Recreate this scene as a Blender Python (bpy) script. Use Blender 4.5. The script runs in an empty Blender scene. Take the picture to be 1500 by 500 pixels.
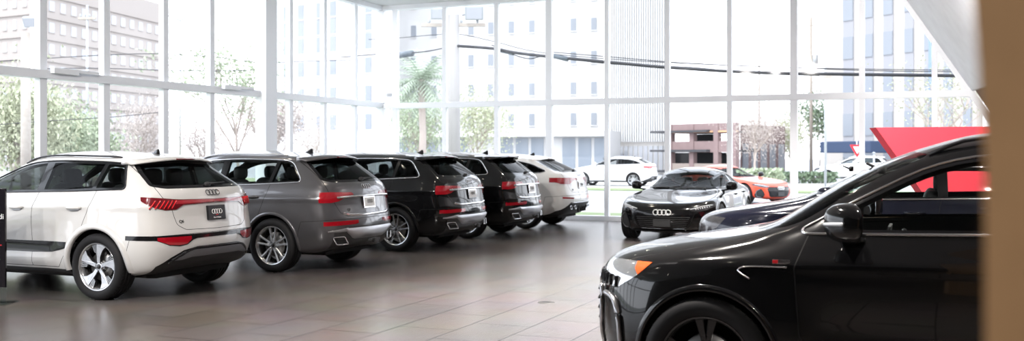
import bpy, bmesh, math, random
from mathutils import Vector, Matrix
from mathutils.bvhtree import BVHTree
PI = math.pi
C = bpy.context.scene.collection
rnd = random.Random(7)

# ------------------------------------------------------------------ materials
MATS = {}
def pbr(name, col, rough=.5, metal=0, coat=0, spec=.5, emit=None, es=0, noise=None, bump=0, alpha=1, trans=0, ior=1.45):
    m = bpy.data.materials.new(name); m.use_nodes = True
    nt = m.node_tree; b = nt.nodes['Principled BSDF']
    b.inputs['Base Color'].default_value = (*col, 1)
    b.inputs['Roughness'].default_value = rough
    b.inputs['Metallic'].default_value = metal
    b.inputs['Specular IOR Level'].default_value = spec
    b.inputs['Coat Weight'].default_value = coat
    b.inputs['Coat Roughness'].default_value = .03
    b.inputs['IOR'].default_value = ior
    b.inputs['Transmission Weight'].default_value = trans
    if emit:
        b.inputs['Emission Color'].default_value = (*emit, 1); b.inputs['Emission Strength'].default_value = es
    if noise:
        sc, col2, lo, hi = noise
        tc = nt.nodes.new('ShaderNodeTexCoord'); n = nt.nodes.new('ShaderNodeTexNoise'); n.inputs['Scale'].default_value = sc
        n.inputs['Detail'].default_value = 4
        r = nt.nodes.new('ShaderNodeValToRGB'); r.color_ramp.elements[0].position = lo; r.color_ramp.elements[1].position = hi
        r.color_ramp.elements[0].color = (*col, 1); r.color_ramp.elements[1].color = (*col2, 1)
        nt.links.new(tc.outputs['Object'], n.inputs['Vector']); nt.links.new(n.outputs['Fac'], r.inputs['Fac'])
        nt.links.new(r.outputs['Color'], b.inputs['Base Color'])
        if bump:
            bp = nt.nodes.new('ShaderNodeBump'); bp.inputs['Strength'].default_value = bump; bp.inputs['Distance'].default_value = .02
            nt.links.new(n.outputs['Fac'], bp.inputs['Height']); nt.links.new(bp.outputs['Normal'], b.inputs['Normal'])
    MATS[name] = m
    return m

def thin_glass(name, tint, refl=1.0, base=0.008):
    """thin pane: transparent tint mixed with a mirror by fresnel"""
    m = bpy.data.materials.new(name); m.use_nodes = True
    nt = m.node_tree; nt.nodes.remove(nt.nodes['Principled BSDF']); out = nt.nodes['Material Output']
    t = nt.nodes.new('ShaderNodeBsdfTransparent'); t.inputs['Color'].default_value = (*tint, 1)
    g = nt.nodes.new('ShaderNodeBsdfGlossy'); g.inputs['Roughness'].default_value = .04; g.inputs['Color'].default_value = (refl, refl, refl, 1)
    lw = nt.nodes.new('ShaderNodeLayerWeight'); lw.inputs['Blend'].default_value = .07
    mr = nt.nodes.new('ShaderNodeMapRange'); mr.inputs['To Min'].default_value = base; mr.inputs['To Max'].default_value = .9
    mx = nt.nodes.new('ShaderNodeMixShader')
    nt.links.new(lw.outputs['Fresnel'], mr.inputs['Value']); nt.links.new(mr.outputs['Result'], mx.inputs['Fac'])
    nt.links.new(t.outputs[0], mx.inputs[1]); nt.links.new(g.outputs[0], mx.inputs[2]); nt.links.new(mx.outputs[0], out.inputs['Surface'])
    MATS[name] = m
    return m

paint_white = pbr('paint_white', (.50, .495, .49), .32, 0, 1)
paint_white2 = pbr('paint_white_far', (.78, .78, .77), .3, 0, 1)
paint_grey = pbr('paint_grey', (.085, .083, .090), .30, .5, 1)
paint_black = pbr('paint_black', (.004, .004, .0045), .14, 0, .8, .2)
paint_navy = pbr('paint_navy', (.006, .007, .016), .14, .1, .9, .2)
gloss_black = pbr('gloss_black', (.006, .006, .007), .12, 0, .25, .3)
gap_black = pbr('gap_black', (.004, .004, .004), .9)
plastic = pbr('dark_plastic', (.022, .022, .024), .55)
rail_black = pbr('rail_black', (.012, .011, .014), .35)
rubber = pbr('tyre_rubber', (.011, .011, .012), .65, spec=.25)
liner = pbr('arch_liner', (.008, .008, .008), .9)
chrome = pbr('chrome', (.78, .78, .80), .12, 1)
satin = pbr('satin_aluminium', (.46, .46, .48), .34, .9)
rim_silver = pbr('rim_silver', (.60, .61, .63), .24, .9)
rim_dark = pbr('rim_dark', (.02, .02, .022), .3, .3, .5)
rim_black = pbr('rim_black', (.012, .012, .013), .22, .2, .7)
disc_m = pbr('brake_steel', (.22, .22, .22), .35, .9)
tail_red = pbr('tail_red', (.30, .003, .010), .12, 0, 1)
tail_dark = pbr('tail_red_dark', (.11, .004, .008), .1, 0, 1)
tail_bright = pbr('tail_red_bright', (.60, .010, .015), .15, 0, 1)
amber = pbr('amber_lens', (.85, .14, .03), .15, 0, 1)
lamp_clear = pbr('headlamp_lens', (.55, .57, .60), .1, .75, 1)
lamp_inner = pbr('headlamp_inner', (.05, .05, .055), .2, .4, .5)
led = pbr('led_strip', (.85, .88, .92), .2, 0, .5)
plate_black = pbr('plate_black', (.012, .012, .013), .3)
plate_white = pbr('plate_white', (.75, .75, .75), .4)
print_white = pbr('print_white', (.8, .8, .8), .5)
print_red = pbr('print_red', (.7, .02, .03), .4)
print_green = pbr('print_green', (.1, .5, .15), .4)
print_black = pbr('print_black', (.01, .01, .01), .4)
leather = pbr('seat_leather', (.018, .018, .020), .5, noise=(60, (.03, .03, .032), .3, .7), bump=.1)
cabin = pbr('cabin_trim', (.012, .012, .013), .7)
glass_dark = thin_glass('privacy_glass', (.16, .18, .18))
glass_mid = thin_glass('tinted_glass', (.58, .63, .62))
glass_clear = thin_glass('car_glass', (.92, .95, .94))
glass_wind = thin_glass('windshield_glass', (.80, .86, .84))
mirror_m = pbr('mirror_glass', (.85, .87, .9), .02, 1)

# ------------------------------------------------------------------ objects
def tag(o, label=None, cat=None, group=None, kind=None):
    if label: o['label'] = label
    if cat: o['category'] = cat
    if group: o['group'] = group
    if kind: o['kind'] = kind
    return o
def empty(name, loc=(0, 0, 0), rz=0):
    o = bpy.data.objects.new(name, None); C.objects.link(o); o.empty_display_size = .2
    o.location = loc; o.rotation_euler = (0, 0, rz)
    return o
def thing(name, label, cat, loc=(0, 0, 0), rz=0, group=None):
    return tag(empty(name, loc, rz), label, cat, group)
def copy_tree(o, parent=None):
    c = o.copy(); C.objects.link(c)
    c.parent = parent
    if parent: c.matrix_parent_inverse = o.matrix_parent_inverse.copy()
    for ch in list(o.children): copy_tree(ch, c)
    return c
def recolor(o, old, new):
    for ch in [o] + list(o.children_recursive):
        if ch.type == 'MESH':
            for s in ch.material_slots:
                if s.material == old:
                    s.link = 'OBJECT'; s.material = new

class MB:
    """collects shapes, then links them as one mesh object"""
    def __init__(s): s.v = []; s.f = []; s.m = []; s.sm = []; s.nrm = None
    def add(s, vs, fs, mi=0, smooth=True, M=None):
        o = len(s.v)
        s.v += [tuple(M @ Vector(v)) if M is not None else tuple(v) for v in vs]
        flip = M is not None and M.to_3x3().determinant() < 0
        for f in fs:
            f = [i + o for i in f]
            if flip: f.reverse()
            s.f.append(f); s.m.append(mi); s.sm.append(smooth)
        return s
    def box(s, c, d, mi=0, rot=None, bev=0, M=None):
        bm = bmesh.new(); bmesh.ops.create_cube(bm, size=1)
        for v in bm.verts: v.co = Vector((v.co.x * d[0], v.co.y * d[1], v.co.z * d[2]))
        if bev: bmesh.ops.bevel(bm, geom=list(bm.edges), offset=min(bev, min(d) * .45), segments=2, affect='EDGES', profile=.6)
        bm.verts.index_update()
        T = Matrix.Translation(c)
        if rot is not None: T = T @ rot
        if M is not None: T = M @ T
        s.add([v.co.copy() for v in bm.verts], [[v.index for v in f.verts] for f in bm.faces], mi, False, T)
        bm.free(); return s
    def tube(s, pts, r, n=8, mi=0, M=None, cap=True, sq=None, up=(0, 0, 1), closed=False):
        pts = [Vector(p) for p in pts]; N = len(pts); rs = r if isinstance(r, (list, tuple)) else [r] * N
        vs = []; fs = []
        for i, p in enumerate(pts):
            if closed: t = pts[(i + 1) % N] - pts[i - 1]
            else: t = pts[min(i + 1, N - 1)] - pts[max(i - 1, 0)]
            if t.length < 1e-9: t = Vector((1, 0, 0))
            t.normalize()
            u = Vector(up)
            if abs(u.dot(t)) > .95: u = Vector((1, 0, 0)) if abs(t.x) < .9 else Vector((0, 1, 0))
            a = t.cross(u).normalized(); b = a.cross(t)
            for k in range(n):
                th = 2 * PI * (k + .5) / n
                ca, sa = math.cos(th), math.sin(th)
                if sq: vs.append(p + a * ca * rs[i] * sq[0] + b * sa * rs[i] * sq[1])
                else: vs.append(p + (a * ca + b * sa) * rs[i])
        M_ = N if closed else N - 1
        for i in range(M_):
            j = (i + 1) % N
            for k in range(n): fs.append([i * n + k, i * n + (k + 1) % n, j * n + (k + 1) % n, j * n + k])
        if cap and not closed: fs.append(list(range(n))[::-1]); fs.append([(N - 1) * n + k for k in range(n)])
        s.add(vs, fs, mi, n > 5, M); return s
    def lathe(s, prof, n=32, mi=0, M=None, axis='y', closed=False):
        vs = []; fs = []; K = len(prof)
        for i in range(n):
            th = 2 * PI * i / n; ca, sa = math.cos(th), math.sin(th)
            for (r, h) in prof:
                vs.append((r * ca, h, r * sa) if axis == 'y' else (r * ca, r * sa, h))
        for i in range(n):
            j = (i + 1) % n
            for k in range(K if closed else K - 1):
                l = (k + 1) % K
                f = [i * K + k, i * K + l, j * K + l, j * K + k]
                fs.append(f if axis == 'z' else f[::-1])
        s.add(vs, fs, mi, True, M); return s
    def prism(s, poly, y0, y1, mi=0, ch=0, M=None, mi_side=None, fn=None):
        """polygon in x,z extruded along y from y0 to y1 with a chamfer on the y1 side"""
        n = len(poly); cx = sum(p[0] for p in poly) / n; cz = sum(p[1] for p in poly) / n
        ar = sum(poly[i][0] * poly[(i + 1) % n][1] - poly[(i + 1) % n][0] * poly[i][1] for i in range(n))
        if ar > 0: poly = poly[::-1]
        ins = offset_poly(poly, -ch) if ch else poly
        f_ = fn or (lambda x, z: 0)
        vs = [(x, y0 + f_(x, z), z) for x, z in poly] + [(x, y1 - ch + f_(x, z), z) for x, z in poly] + [(x, y1 + f_(x, z), z) for x, z in ins]
        ms = mi if mi_side is None else mi_side
        sgn = 1 if y1 > y0 else -1
        fs = [[i, (i + 1) % n, n + (i + 1) % n, n + i] for i in range(n)] + [[n + i, n + (i + 1) % n, 2 * n + (i + 1) % n, 2 * n + i] for i in range(n)]
        bot = [list(range(n))[::-1]]; top = [list(range(2 * n, 3 * n))]
        if sgn < 0: fs = [f[::-1] for f in fs]; bot = [f[::-1] for f in bot]; top = [f[::-1] for f in top]
        fs = [f[::-1] for f in fs]; bot = [f[::-1] for f in bot]; top = [f[::-1] for f in top]
        s.add(vs, fs + bot, ms, False, M); s.add(vs, top, mi, False, M); return s
    def ell(s, c, d, mi=0, nu=16, nv=10, e=1.0, M=None):
        """superellipsoid, e<1 boxier"""
        def p(a, k): return math.copysign(abs(a) ** k, a)
        vs = []; fs = []
        for j in range(nv + 1):
            ph = -PI / 2 + PI * j / nv
            for i in range(nu):
                th = 2 * PI * i / nu
                vs.append((c[0] + d[0] / 2 * p(math.cos(ph), e) * p(math.cos(th), e), c[1] + d[1] / 2 * p(math.cos(ph), e) * p(math.sin(th), e), c[2] + d[2] / 2 * p(math.sin(ph), e)))
        for j in range(nv):
            for i in range(nu): fs.append([j * nu + i, j * nu + (i + 1) % nu, (j + 1) * nu + (i + 1) % nu, (j + 1) * nu + i])
        s.add(vs, fs, mi, True, M); return s
    def build(s, name, mats, parent=None, nrm=None):
        me = bpy.data.meshes.new(name); me.from_pydata(s.v, [], s.f)
        if not isinstance(mats, (list, tuple)): mats = [mats]
        for m in mats: me.materials.append(m)
        me.polygons.foreach_set('material_index', s.m); me.polygons.foreach_set('use_smooth', s.sm)
        me.update()
        if nrm is not None: me.normals_split_custom_set_from_vertices(nrm)
        o = bpy.data.objects.new(name, me); C.objects.link(o)
        if parent: o.parent = parent
        return o

def offset_poly(poly, d):
    """offset a closed 2D polygon by d (positive = outward)"""
    n = len(poly)
    ar = sum(poly[i][0] * poly[(i + 1) % n][1] - poly[(i + 1) % n][0] * poly[i][1] for i in range(n))
    sg = 1 if ar > 0 else -1
    out = []
    for i in range(n):
        a = Vector(poly[i - 1]); b = Vector(poly[i]); c = Vector(poly[(i + 1) % n])
        e1 = (b - a); e2 = (c - b)
        if e1.length < 1e-9 or e2.length < 1e-9: out.append(tuple(b)); continue
        e1.normalize(); e2.normalize()
        n1 = Vector((e1.y, -e1.x)) * sg; n2 = Vector((e2.y, -e2.x)) * sg
        m = n1 + n2
        if m.length < .2: m = n1
        m.normalize(); k = d / max(.35, m.dot(n1))
        out.append((b.x + m.x * k, b.y + m.y * k))
    return out
def rpoly(pts, r=.03, n=4):
    """round the corners of a polygon; a point may carry its own radius as third value"""
    out = []; N = len(pts)
    for i in range(N):
        a = Vector(pts[i - 1][:2]); b = Vector(pts[i][:2]); c = Vector(pts[(i + 1) % N][:2])
        rr = pts[i][2] if len(pts[i]) > 2 else r
        if rr <= 0: out.append(tuple(b)); continue
        u = (a - b); v = (c - b); k = min(rr, u.length * .48, v.length * .48)
        p0 = b + u.normalized() * k; p1 = b + v.normalized() * k
        for q in range(n + 1):
            t = q / n; out.append(tuple(p0 * (1 - t) ** 2 + b * 2 * t * (1 - t) + p1 * t * t))
    return out
def subdiv(poly, d=.06):
    out = []
    for i, p in enumerate(poly):
        q = poly[(i + 1) % len(poly)]; n = max(1, int(math.hypot(q[0] - p[0], q[1] - p[1]) / d))
        out += [(p[0] + (q[0] - p[0]) * k / n, p[1] + (q[1] - p[1]) * k / n) for k in range(n)]
    return out
def inpoly(p, poly):
    x, y = p; ins = False; n = len(poly); j = n - 1
    for i in range(n):
        xi, yi = poly[i]; xj, yj = poly[j]
        if (yi > y) != (yj > y) and x < (xj - xi) * (y - yi) / (yj - yi + 1e-15) + xi: ins = not ins
        j = i
    return ins
def spline(pts, n=8, closed=False):
    """Catmull-Rom through points"""
    P = [Vector(p) for p in pts]; N = len(P); out = []
    for i in range(N if closed else N - 1):
        if closed: a, b, c, d = P[i - 1], P[i], P[(i + 1) % N], P[(i + 2) % N]
        else: a, b, c, d = P[max(i - 1, 0)], P[i], P[i + 1], P[min(i + 2, N - 1)]
        for k in range(n):
            t = k / n
            out.append(.5 * ((2 * b) + (c - a) * t + (2 * a - 5 * b + 4 * c - d) * t * t + (3 * b - a - 3 * c + d) * t ** 3))
    if not closed: out.append(P[-1])
    return out
def interp(tab, x):
    if x <= tab[0][0]: return tab[0][1]
    for (x0, y0), (x1, y1) in zip(tab, tab[1:]):
        if x <= x1:
            t = (x - x0) / (x1 - x0); t = t * t * (3 - 2 * t) if len(tab) < 3 else t
            return y0 + (y1 - y0) * t
    return tab[-1][1]
def sstep(a, b, x):
    t = max(0, min(1, (x - a) / (b - a))); return t * t * (3 - 2 * t)
def text_mesh(txt, size):
    cu = bpy.data.curves.new('t', 'FONT'); cu.body = txt; cu.size = size; cu.align_x = 'CENTER'; cu.align_y = 'CENTER'; cu.extrude = size * .04; cu.resolution_u = 3
    o = bpy.data.objects.new('t', cu); C.objects.link(o)
    dg = bpy.context.evaluated_depsgraph_get(); me = o.evaluated_get(dg).to_mesh()
    vs = [v.co.copy() for v in me.vertices]; fs = [list(p.vertices) for p in me.polygons]
    o.evaluated_get(dg).to_mesh_clear(); bpy.data.objects.remove(o); bpy.data.curves.remove(cu)
    return vs, fs
def frame(p, n, up=(0, 0, 1), roll=0):
    """matrix: local z = n, local y ~ up"""
    n = Vector(n).normalized(); u = Vector(up); x = u.cross(n).normalized(); y = n.cross(x)
    M = Matrix((x, y, n)).transposed().to_4x4(); M.translation = Vector(p)
    if roll: M = M @ Matrix.Rotation(roll, 4, 'Z')
    return M

# ------------------------------------------------------------------ body surface
def bs(a, b, c, d, t):
    return (a * (1 - t) ** 3 + b * (3 * t ** 3 - 6 * t * t + 4) + c * (-3 * t ** 3 + 3 * t * t + 3 * t + 1) + d * t ** 3) / 6
def eval_rows(R, n, first, last):
    """uniform cubic b-spline down a list of vectors"""
    P = [first(R)] + R + [last(R)]
    out = []
    for i in range(1, len(P) - 2):
        for k in range(n): out.append(bs(P[i - 1], P[i], P[i + 1], P[i + 2], k / n))
    i = len(P) - 3
    out.append(bs(P[i - 1 + 0], P[i], P[i + 1], P[i + 1], 1) if False else (P[-3] + 4 * P[-2] + P[-1]) / 6)
    return out
mir = lambda v: Vector((v.x, -v.y, v.z))
def body_grid(levels, plan, top, n=6):
    """levels: (xr,bowr,wr, zr,zsr,zsf,zf, ws, xf,bowf,wf); plan(x,ws)->half width on the side"""
    cage = []
    for (xr, br, wr, zr, zsr, zsf, zf, ws, xf, bf, wf) in levels:
        e_ = max(.02, min(.16, (xf - bf - xr - br) * .15)); a = xr + br + e_; b = xf - bf - e_; row = []
        def zs(x): t = (x - a) / (b - a); return zsr + (zsf - zsr) * t
        row += [Vector((xr, 0, zr)), Vector((xr + br * .10, wr * .42, zr)), Vector((xr + br * .34, wr * .76, zr + (zsr - zr) * .3)), Vector((xr + br * .78, wr * .985, zr + (zsr - zr) * .8))]
        K = 8
        for k in range(K):
            x = a + (b - a) * k / (K - 1)
            row.append(Vector((x, plan(x, ws, wr, wf, k / (K - 1)), zs(x))))
        row += [Vector((xf - bf * .78, wf * .985, zf + (zsf - zf) * .8)), Vector((xf - bf * .34, wf * .76, zf + (zsf - zf) * .3)), Vector((xf - bf * .10, wf * .42, zf)), Vector((xf, 0, zf))]
        cage.append(row)
    (x0, x1, z0, zm, z1) = top
    I = len(cage[0])
    row = []
    for i in range(I):
        t = i / (I - 1); x = x0 + (x1 - x0) * t
        row.append(Vector((x, 0, z0 * (1 - t) ** 2 + 2 * zm * t * (1 - t) + z1 * t * t)))
    cage.append(row)
    # across i
    rows = [eval_rows(r, n, lambda R: mir(R[1]), lambda R: mir(R[-2])) for r in cage]
    cols = []
    for i in range(len(rows[0])):
        col = [r[i] for r in rows]
        cols.append(eval_rows(col, n, lambda R: 2 * R[0] - R[1], lambda R: mir(R[-2])))
    return cols  # cols[i][j]

class Body:
    def __init__(s, levels, plan, top, disp=None, n=6):
        cols = body_grid(levels, plan, top, n)
        I = len(cols); J = len(cols[0])
        bm = bmesh.new()
        V = [[None] * J for _ in range(I)]
        for i in range(I):
            for j in range(J):
                p = cols[i][j]
                if i in (0, I - 1) or j == J - 1: p = Vector((p.x, 0, p.z))
                V[i][j] = bm.verts.new(p)
        for i in range(I - 1):
            for j in range(J - 1):
                bm.faces.new((V[i][j], V[i + 1][j], V[i + 1][j + 1], V[i][j + 1]))
        bmesh.ops.remove_doubles(bm, verts=list(bm.verts), dist=.0005)
        bmesh.ops.dissolve_degenerate(bm, edges=list(bm.edges), dist=.0002)
        bm.normal_update()
        if disp:
            mv = []
            for v in bm.verts: mv.append(disp(v.co, v.normal))
            for v, d in zip(bm.verts, mv):
                if d is not None:
                    v.co += d
                    if v.co.y < 1e-5: v.co.y = 0
        bm.normal_update()
        # orient outward
        f = max(bm.faces, key=lambda f: f.calc_center_median().y)
        if f.normal.y < 0: bmesh.ops.reverse_faces(bm, faces=list(bm.faces)); bm.normal_update()
        s.bm = bm; s.lay = bm.faces.layers.int.new('reg'); s.names = {'body': 0}
        s.bvh = BVHTree.FromBMesh(bm)
    AX = {'xz': (0, 2), 'yz': (1, 2), 'xy': (0, 1)}
    def cut_poly(s, plane, poly, cond=None):
        bm = s.bm; a0, a1 = s.AX[plane]
        xs = [p[0] for p in poly]; ys = [p[1] for p in poly]; bx = (min(xs), max(xs), min(ys), max(ys))
        F = set()
        def bb(f):
            a = [v.co[a0] for v in f.verts]; b = [v.co[a1] for v in f.verts]; return min(a), max(a), min(b), max(b)
        for f in bm.faces:
            q = bb(f)
            if q[0] < bx[1] and q[1] > bx[0] and q[2] < bx[3] and q[3] > bx[2]:
                if cond is None or cond(f.calc_center_median(), f.normal): F.add(f)
        n = len(poly)
        for i in range(n):
            p = poly[i]; q = poly[(i + 1) % n]
            dx, dy = q[0] - p[0], q[1] - p[1]; L = math.hypot(dx, dy)
            if L < 1e-6: continue
            x0, x1 = sorted((p[0], q[0])); y0, y1 = sorted((p[1], q[1])); e = .002
            cand = []
            for f in F:
                b = bb(f)
                if b[0] < x1 + e and b[1] > x0 - e and b[2] < y1 + e and b[3] > y0 - e:
                    cand.append(f)
            if not cand: continue
            co = Vector((0, 0, 0)); co[a0] = p[0]; co[a1] = p[1]
            no = Vector((0, 0, 0)); no[a0] = -dy / L; no[a1] = dx / L
            ed = set(); vv = set()
            for f in cand: ed.update(f.edges); vv.update(f.verts)
            r = bmesh.ops.bisect_plane(bm, geom=cand + list(ed) + list(vv), dist=1e-5, plane_co=co, plane_no=no)
            for f in cand: F.discard(f)
            for g in r['geom']:
                if isinstance(g, bmesh.types.BMFace) and g.is_valid: F.add(g)
            F = {f for f in F if f.is_valid}
        return F
    def region(s, name, polys, cond=None, only=None):
        """polys: list of (plane, poly). faces inside all become region name"""
        rid = s.names.setdefault(name, len(s.names))
        F = None
        for pl, po in polys:
            F = s.cut_poly(pl, po, cond)
        ok = [s.names[o] for o in only] if only else None
        for f in list(F):
            if not f.is_valid: continue
            c = f.calc_center_median()
            if ok is not None and f[s.lay] not in ok: continue
            if cond and not cond(c, f.normal): continue
            if all(inpoly((c[s.AX[pl][0]], c[s.AX[pl][1]]), po) for pl, po in polys): f[s.lay] = rid
    def ring(s, name, plane, poly, w0, w1, cond=None, only=None):
        """faces between the polygon offset by w0 and by w1"""
        rid = s.names.setdefault(name, len(s.names))
        A = offset_poly(poly, w0) if w0 else poly; B = offset_poly(poly, w1) if w1 else poly
        s.cut_poly(plane, A, cond); F = s.cut_poly(plane, B, cond)
        ok = [s.names[o] for o in only] if only else None
        a0, a1 = s.AX[plane]
        for f in F:
            c = f.calc_center_median(); p = (c[a0], c[a1])
            if cond and not cond(c, f.normal): continue
            if ok is not None and f[s.lay] not in ok: continue
            if inpoly(p, A) != inpoly(p, B): f[s.lay] = rid
    def finish(s):
        s.bm.normal_update()
        s.bm.verts.index_update()
    def part(s, regs, name, mats, parent, side='both', off=0, filt=None, thick=0, flipn=False, mat_of=None, mb=None):
        """side: 'both' (joined across the middle), 'l', 'r'"""
        ids = {s.names[r]: k for k, r in enumerate(regs) if r in s.names}
        vs = []; fs = []; nr = []; mi = []; mp = {}
        for f in s.bm.faces:
            if f[s.lay] not in ids: continue
            if filt and not filt(f.calc_center_median()): continue
            idx = []
            for v in f.verts:
                if v.index not in mp:
                    mp[v.index] = len(vs); vs.append(v.co + v.normal * off); nr.append(v.normal.copy())
                idx.append(mp[v.index])
            fs.append(idx); mi.append(mat_of[regs[ids[f[s.lay]]]] if mat_of else 0)
        if not fs: print('EMPTY REGION', regs); return None
        if thick:
            cnt = {}
            for f in fs:
                for a, b in zip(f, f[1:] + f[:1]): cnt[(a, b)] = 1
            n0 = len(vs); mm = {}
            for (a, b) in list(cnt):
                if (b, a) in cnt: continue
                if side == 'both' and abs(vs[a].y) < 1e-4 and abs(vs[b].y) < 1e-4: continue
                for q in (a, b):
                    if q not in mm: mm[q] = len(vs); vs.append(vs[q] - nr[q] * thick); nr.append(nr[q].copy())
                # separate verts for the wall so shading stays crisp
                k = len(vs); vs += [vs[a].copy(), vs[b].copy(), vs[mm[b]].copy(), vs[mm[a]].copy()]
                e = (vs[b] - vs[a]); wn = e.cross(nr[a]); wn = wn.normalized() if wn.length > 1e-9 else nr[a].copy()
                nr += [wn.copy() for _ in range(4)]
                fs.append([k + 1, k, k + 3, k + 2]); mi.append(0)
        mb = MB(); N = []
        if side in ('both', 'l'):
            mb.add(vs, [f[::-1] for f in fs] if flipn else fs); N += nr
        if side in ('both', 'r'):
            mb.add([mir(v) for v in vs], [f if flipn else f[::-1] for f in fs]); N += [mir(v) for v in nr]
        mb.m = mi * (2 if side == 'both' else 1)
        if flipn: N = [-v for v in N]
        return mb.build(name, mats, parent, N)
    def side(s, x, z, off=0):
        h = s.bvh.ray_cast(Vector((x, 3, z)), Vector((0, -1, 0)))
        if h[0] is None: return Vector((x, .9, z)), Vector((0, 1, 0))
        return h[0] + h[1] * off, h[1]
    def rear(s, y, z, off=0):
        h = s.bvh.ray_cast(Vector((-4, max(abs(y), 1e-4), z)), Vector((1, 0, 0)))
        if h[0] is None: return Vector((-1, y, z)), Vector((-1, 0, 0))
        p, n = h[0] + h[1] * off, h[1].copy()
        if y < 0: p.y = -p.y; n.y = -n.y
        return p, n
    def front(s, y, z, off=0):
        h = s.bvh.ray_cast(Vector((8, max(abs(y), 1e-4), z)), Vector((-1, 0, 0)))
        if h[0] is None: return Vector((3.9, y, z)), Vector((1, 0, 0))
        p, n = h[0] + h[1] * off, h[1].copy()
        if y < 0: p.y = -p.y; n.y = -n.y
        return p, n
    def topp(s, x, y, off=0):
        h = s.bvh.ray_cast(Vector((x, max(abs(y), 1e-4), 4)), Vector((0, 0, -1)))
        p, n = h[0] + h[1] * off, h[1].copy()
        if y < 0: p.y = -p.y; n.y = -n.y
        return p, n
# ------------------------------------------------------------------ wheels
def make_wheel(parent, R, style, pos, flip=False, front=False):
    """parts: tyre (parent part 'wheel'), with rim, hub_cap and brake_disc below it"""
    w = 1.0
    tp = [(R * .70, .100), (R * .74, .126), (R * .82, .137), (R * .90, .135), (R * .965, .122), (R * .992, .100),
          (R, .075), (R, .062), (R - .008, .060), (R - .008, .050), (R, .048), (R, .015), (R - .008, .013), (R - .008, -.003), (R, -.005), (R, -.045),
          (R - .008, -.047), (R - .008, -.057), (R, -.060), (R, -.078), (R * .992, -.100), (R * .965, -.122), (R * .90, -.135), (R * .8, -.135), (R * .70, -.1)]
    m = MB().lathe(tp, 56)
    for k in range(56):          # tread blocks as fine cross grooves on the shoulder
        a = 2 * PI * k / 56
        for y in (.088, -.088):
            m.box((math.cos(a) * (R - .004), y, math.sin(a) * (R - .004)), (.012, .03, .010), 0, Matrix.Rotation(-a, 4, 'Y'))
    t = m.build('wheel', rubber, parent)
    t.location = pos
    if flip: t.rotation_euler = (0, 0, PI)
    rr = R * .715
    mats = {'twin': [rim_silver, rim_dark], 'blade': [rim_silver, rim_dark], 'black': [rim_black, rim_black], 'sport': [rim_silver, rim_dark]}[style]
    m = MB()
    m.lathe([(rr, .118), (rr + .006, .112), (rr + .004, .10), (rr - .018, .096), (rr - .030, .06), (rr - .035, -.10), (rr + .004, -.112)], 48, 0)
    m.lathe([(rr, .118), (rr - .012, .114), (rr - .018, .096)], 48, 0)
    dish = lambda x, z: -.020 * max(0, 1 - math.hypot(x, z) / rr) ** .7 * 1.0
    def pol(r, a): return (r * math.cos(a), r * math.sin(a))
    if style in ('twin', 'sport'):
        for k in range(5):
            a0 = 2 * PI * k / 5 + PI / 2
            for sg in (-1, 1):
                ah, at = sg * math.radians(19), sg * math.radians(11.5 if style == 'twin' else 14)
                h0, h1 = .014, .0165
                c0 = Vector(pol(.050, a0 + ah)); c1 = Vector(pol(rr - .012, a0 + at)); d = (c1 - c0).normalized(); n = Vector((-d.y, d.x))
                mid = c0.lerp(c1, .78)
                poly = [c0 + n * h0, mid + n * h0 * 1.0, c1 + n * (h1 + (.010 if sg > 0 else .002)), c1 - n * (h1 + (.010 if sg < 0 else .002)), mid - n * h0 * 1.0, c0 - n * h0]
                m.prism([tuple(p) for p in poly], .060, .104, 0, .005, None, 0, dish)
            # web between the two spokes of a pair near the hub
            m.prism([pol(.05, a0 - .3), pol(.05, a0 + .3), pol(.105, a0 + .13), pol(.105, a0 - .13)], .05, .092, 0, .004, None, 0, dish)
    elif style == 'blade':
        for k in range(5):
            a0 = 2 * PI * k / 5 + PI / 2 + .15
            D = math.radians
            poly = [pol(.045, a0 + D(-38)), pol(.10, a0 + D(-24)), pol(.17, a0 + D(-17)), pol(rr - .012, a0 + D(-13)), pol(rr - .010, a0 + D(2)), pol(rr - .012, a0 + D(20)), pol(.20, a0 + D(12)), pol(.11, a0 + D(6)), pol(.05, a0 + D(24))]
            m.prism(poly, .055, .104, 0, .005, None, 1, dish)
            for q, (t0, t1) in enumerate(((-18, -16), (-23, -21), (-28, -26))):
                m.prism([pol(.15 + .012 * q, a0 + D(t0 - 1)), pol(rr - .014, a0 + D(t0)), pol(rr - .014, a0 + D(t1)), pol(.15 + .012 * q, a0 + D(t1))], .06, .099, 0, .001, None, 1, dish)
    else:
        for k in range(5):
            a0 = 2 * PI * k / 5 + PI / 2
            D = math.radians
            m.prism([pol(.05, a0 - .6), pol(.12, a0 - .22), pol(rr - .012, a0 - .26), pol(rr - .012, a0 - .05), pol(.13, a0 - .02), pol(rr - .012, a0 + .05), pol(rr - .012, a0 + .26), pol(.12, a0 + .22), pol(.05, a0 + .6)], .055, .102, 0, .006, None, 0, dish)
    m.lathe([(.0, .083), (.045, .083), (.062, .078), (.066, .05)], 32, 0)
    for k in range(5):
        a = 2 * PI * k / 5 + PI / 2 + PI / 5
        m.lathe([(0, .09), (.008, .09), (.009, .07)], 8, 1, Matrix.Translation((math.cos(a) * .052, 0, math.sin(a) * .052)))
    rim = m.build('rim', mats, t)
    m = MB().lathe([(0, .094), (.024, .092), (.030, .086), (.031, .07)], 24)
    m.build('hub_cap', rim_dark, t)
    m = MB().lathe([(.08, .035), (.165, .035), (.168, .03), (.168, .005), (.165, 0), (.07, 0)], 40).lathe([(0, .05), (.075, .05), (.08, .02)], 24)
    m.box((.0, .02, .155) if not front else (-.155, .02, 0), (.16, .06, .05) if not front else (.05, .06, .2), 0, None, .01)
    m.build('brake_disc', disc_m, t)
    return t

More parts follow.
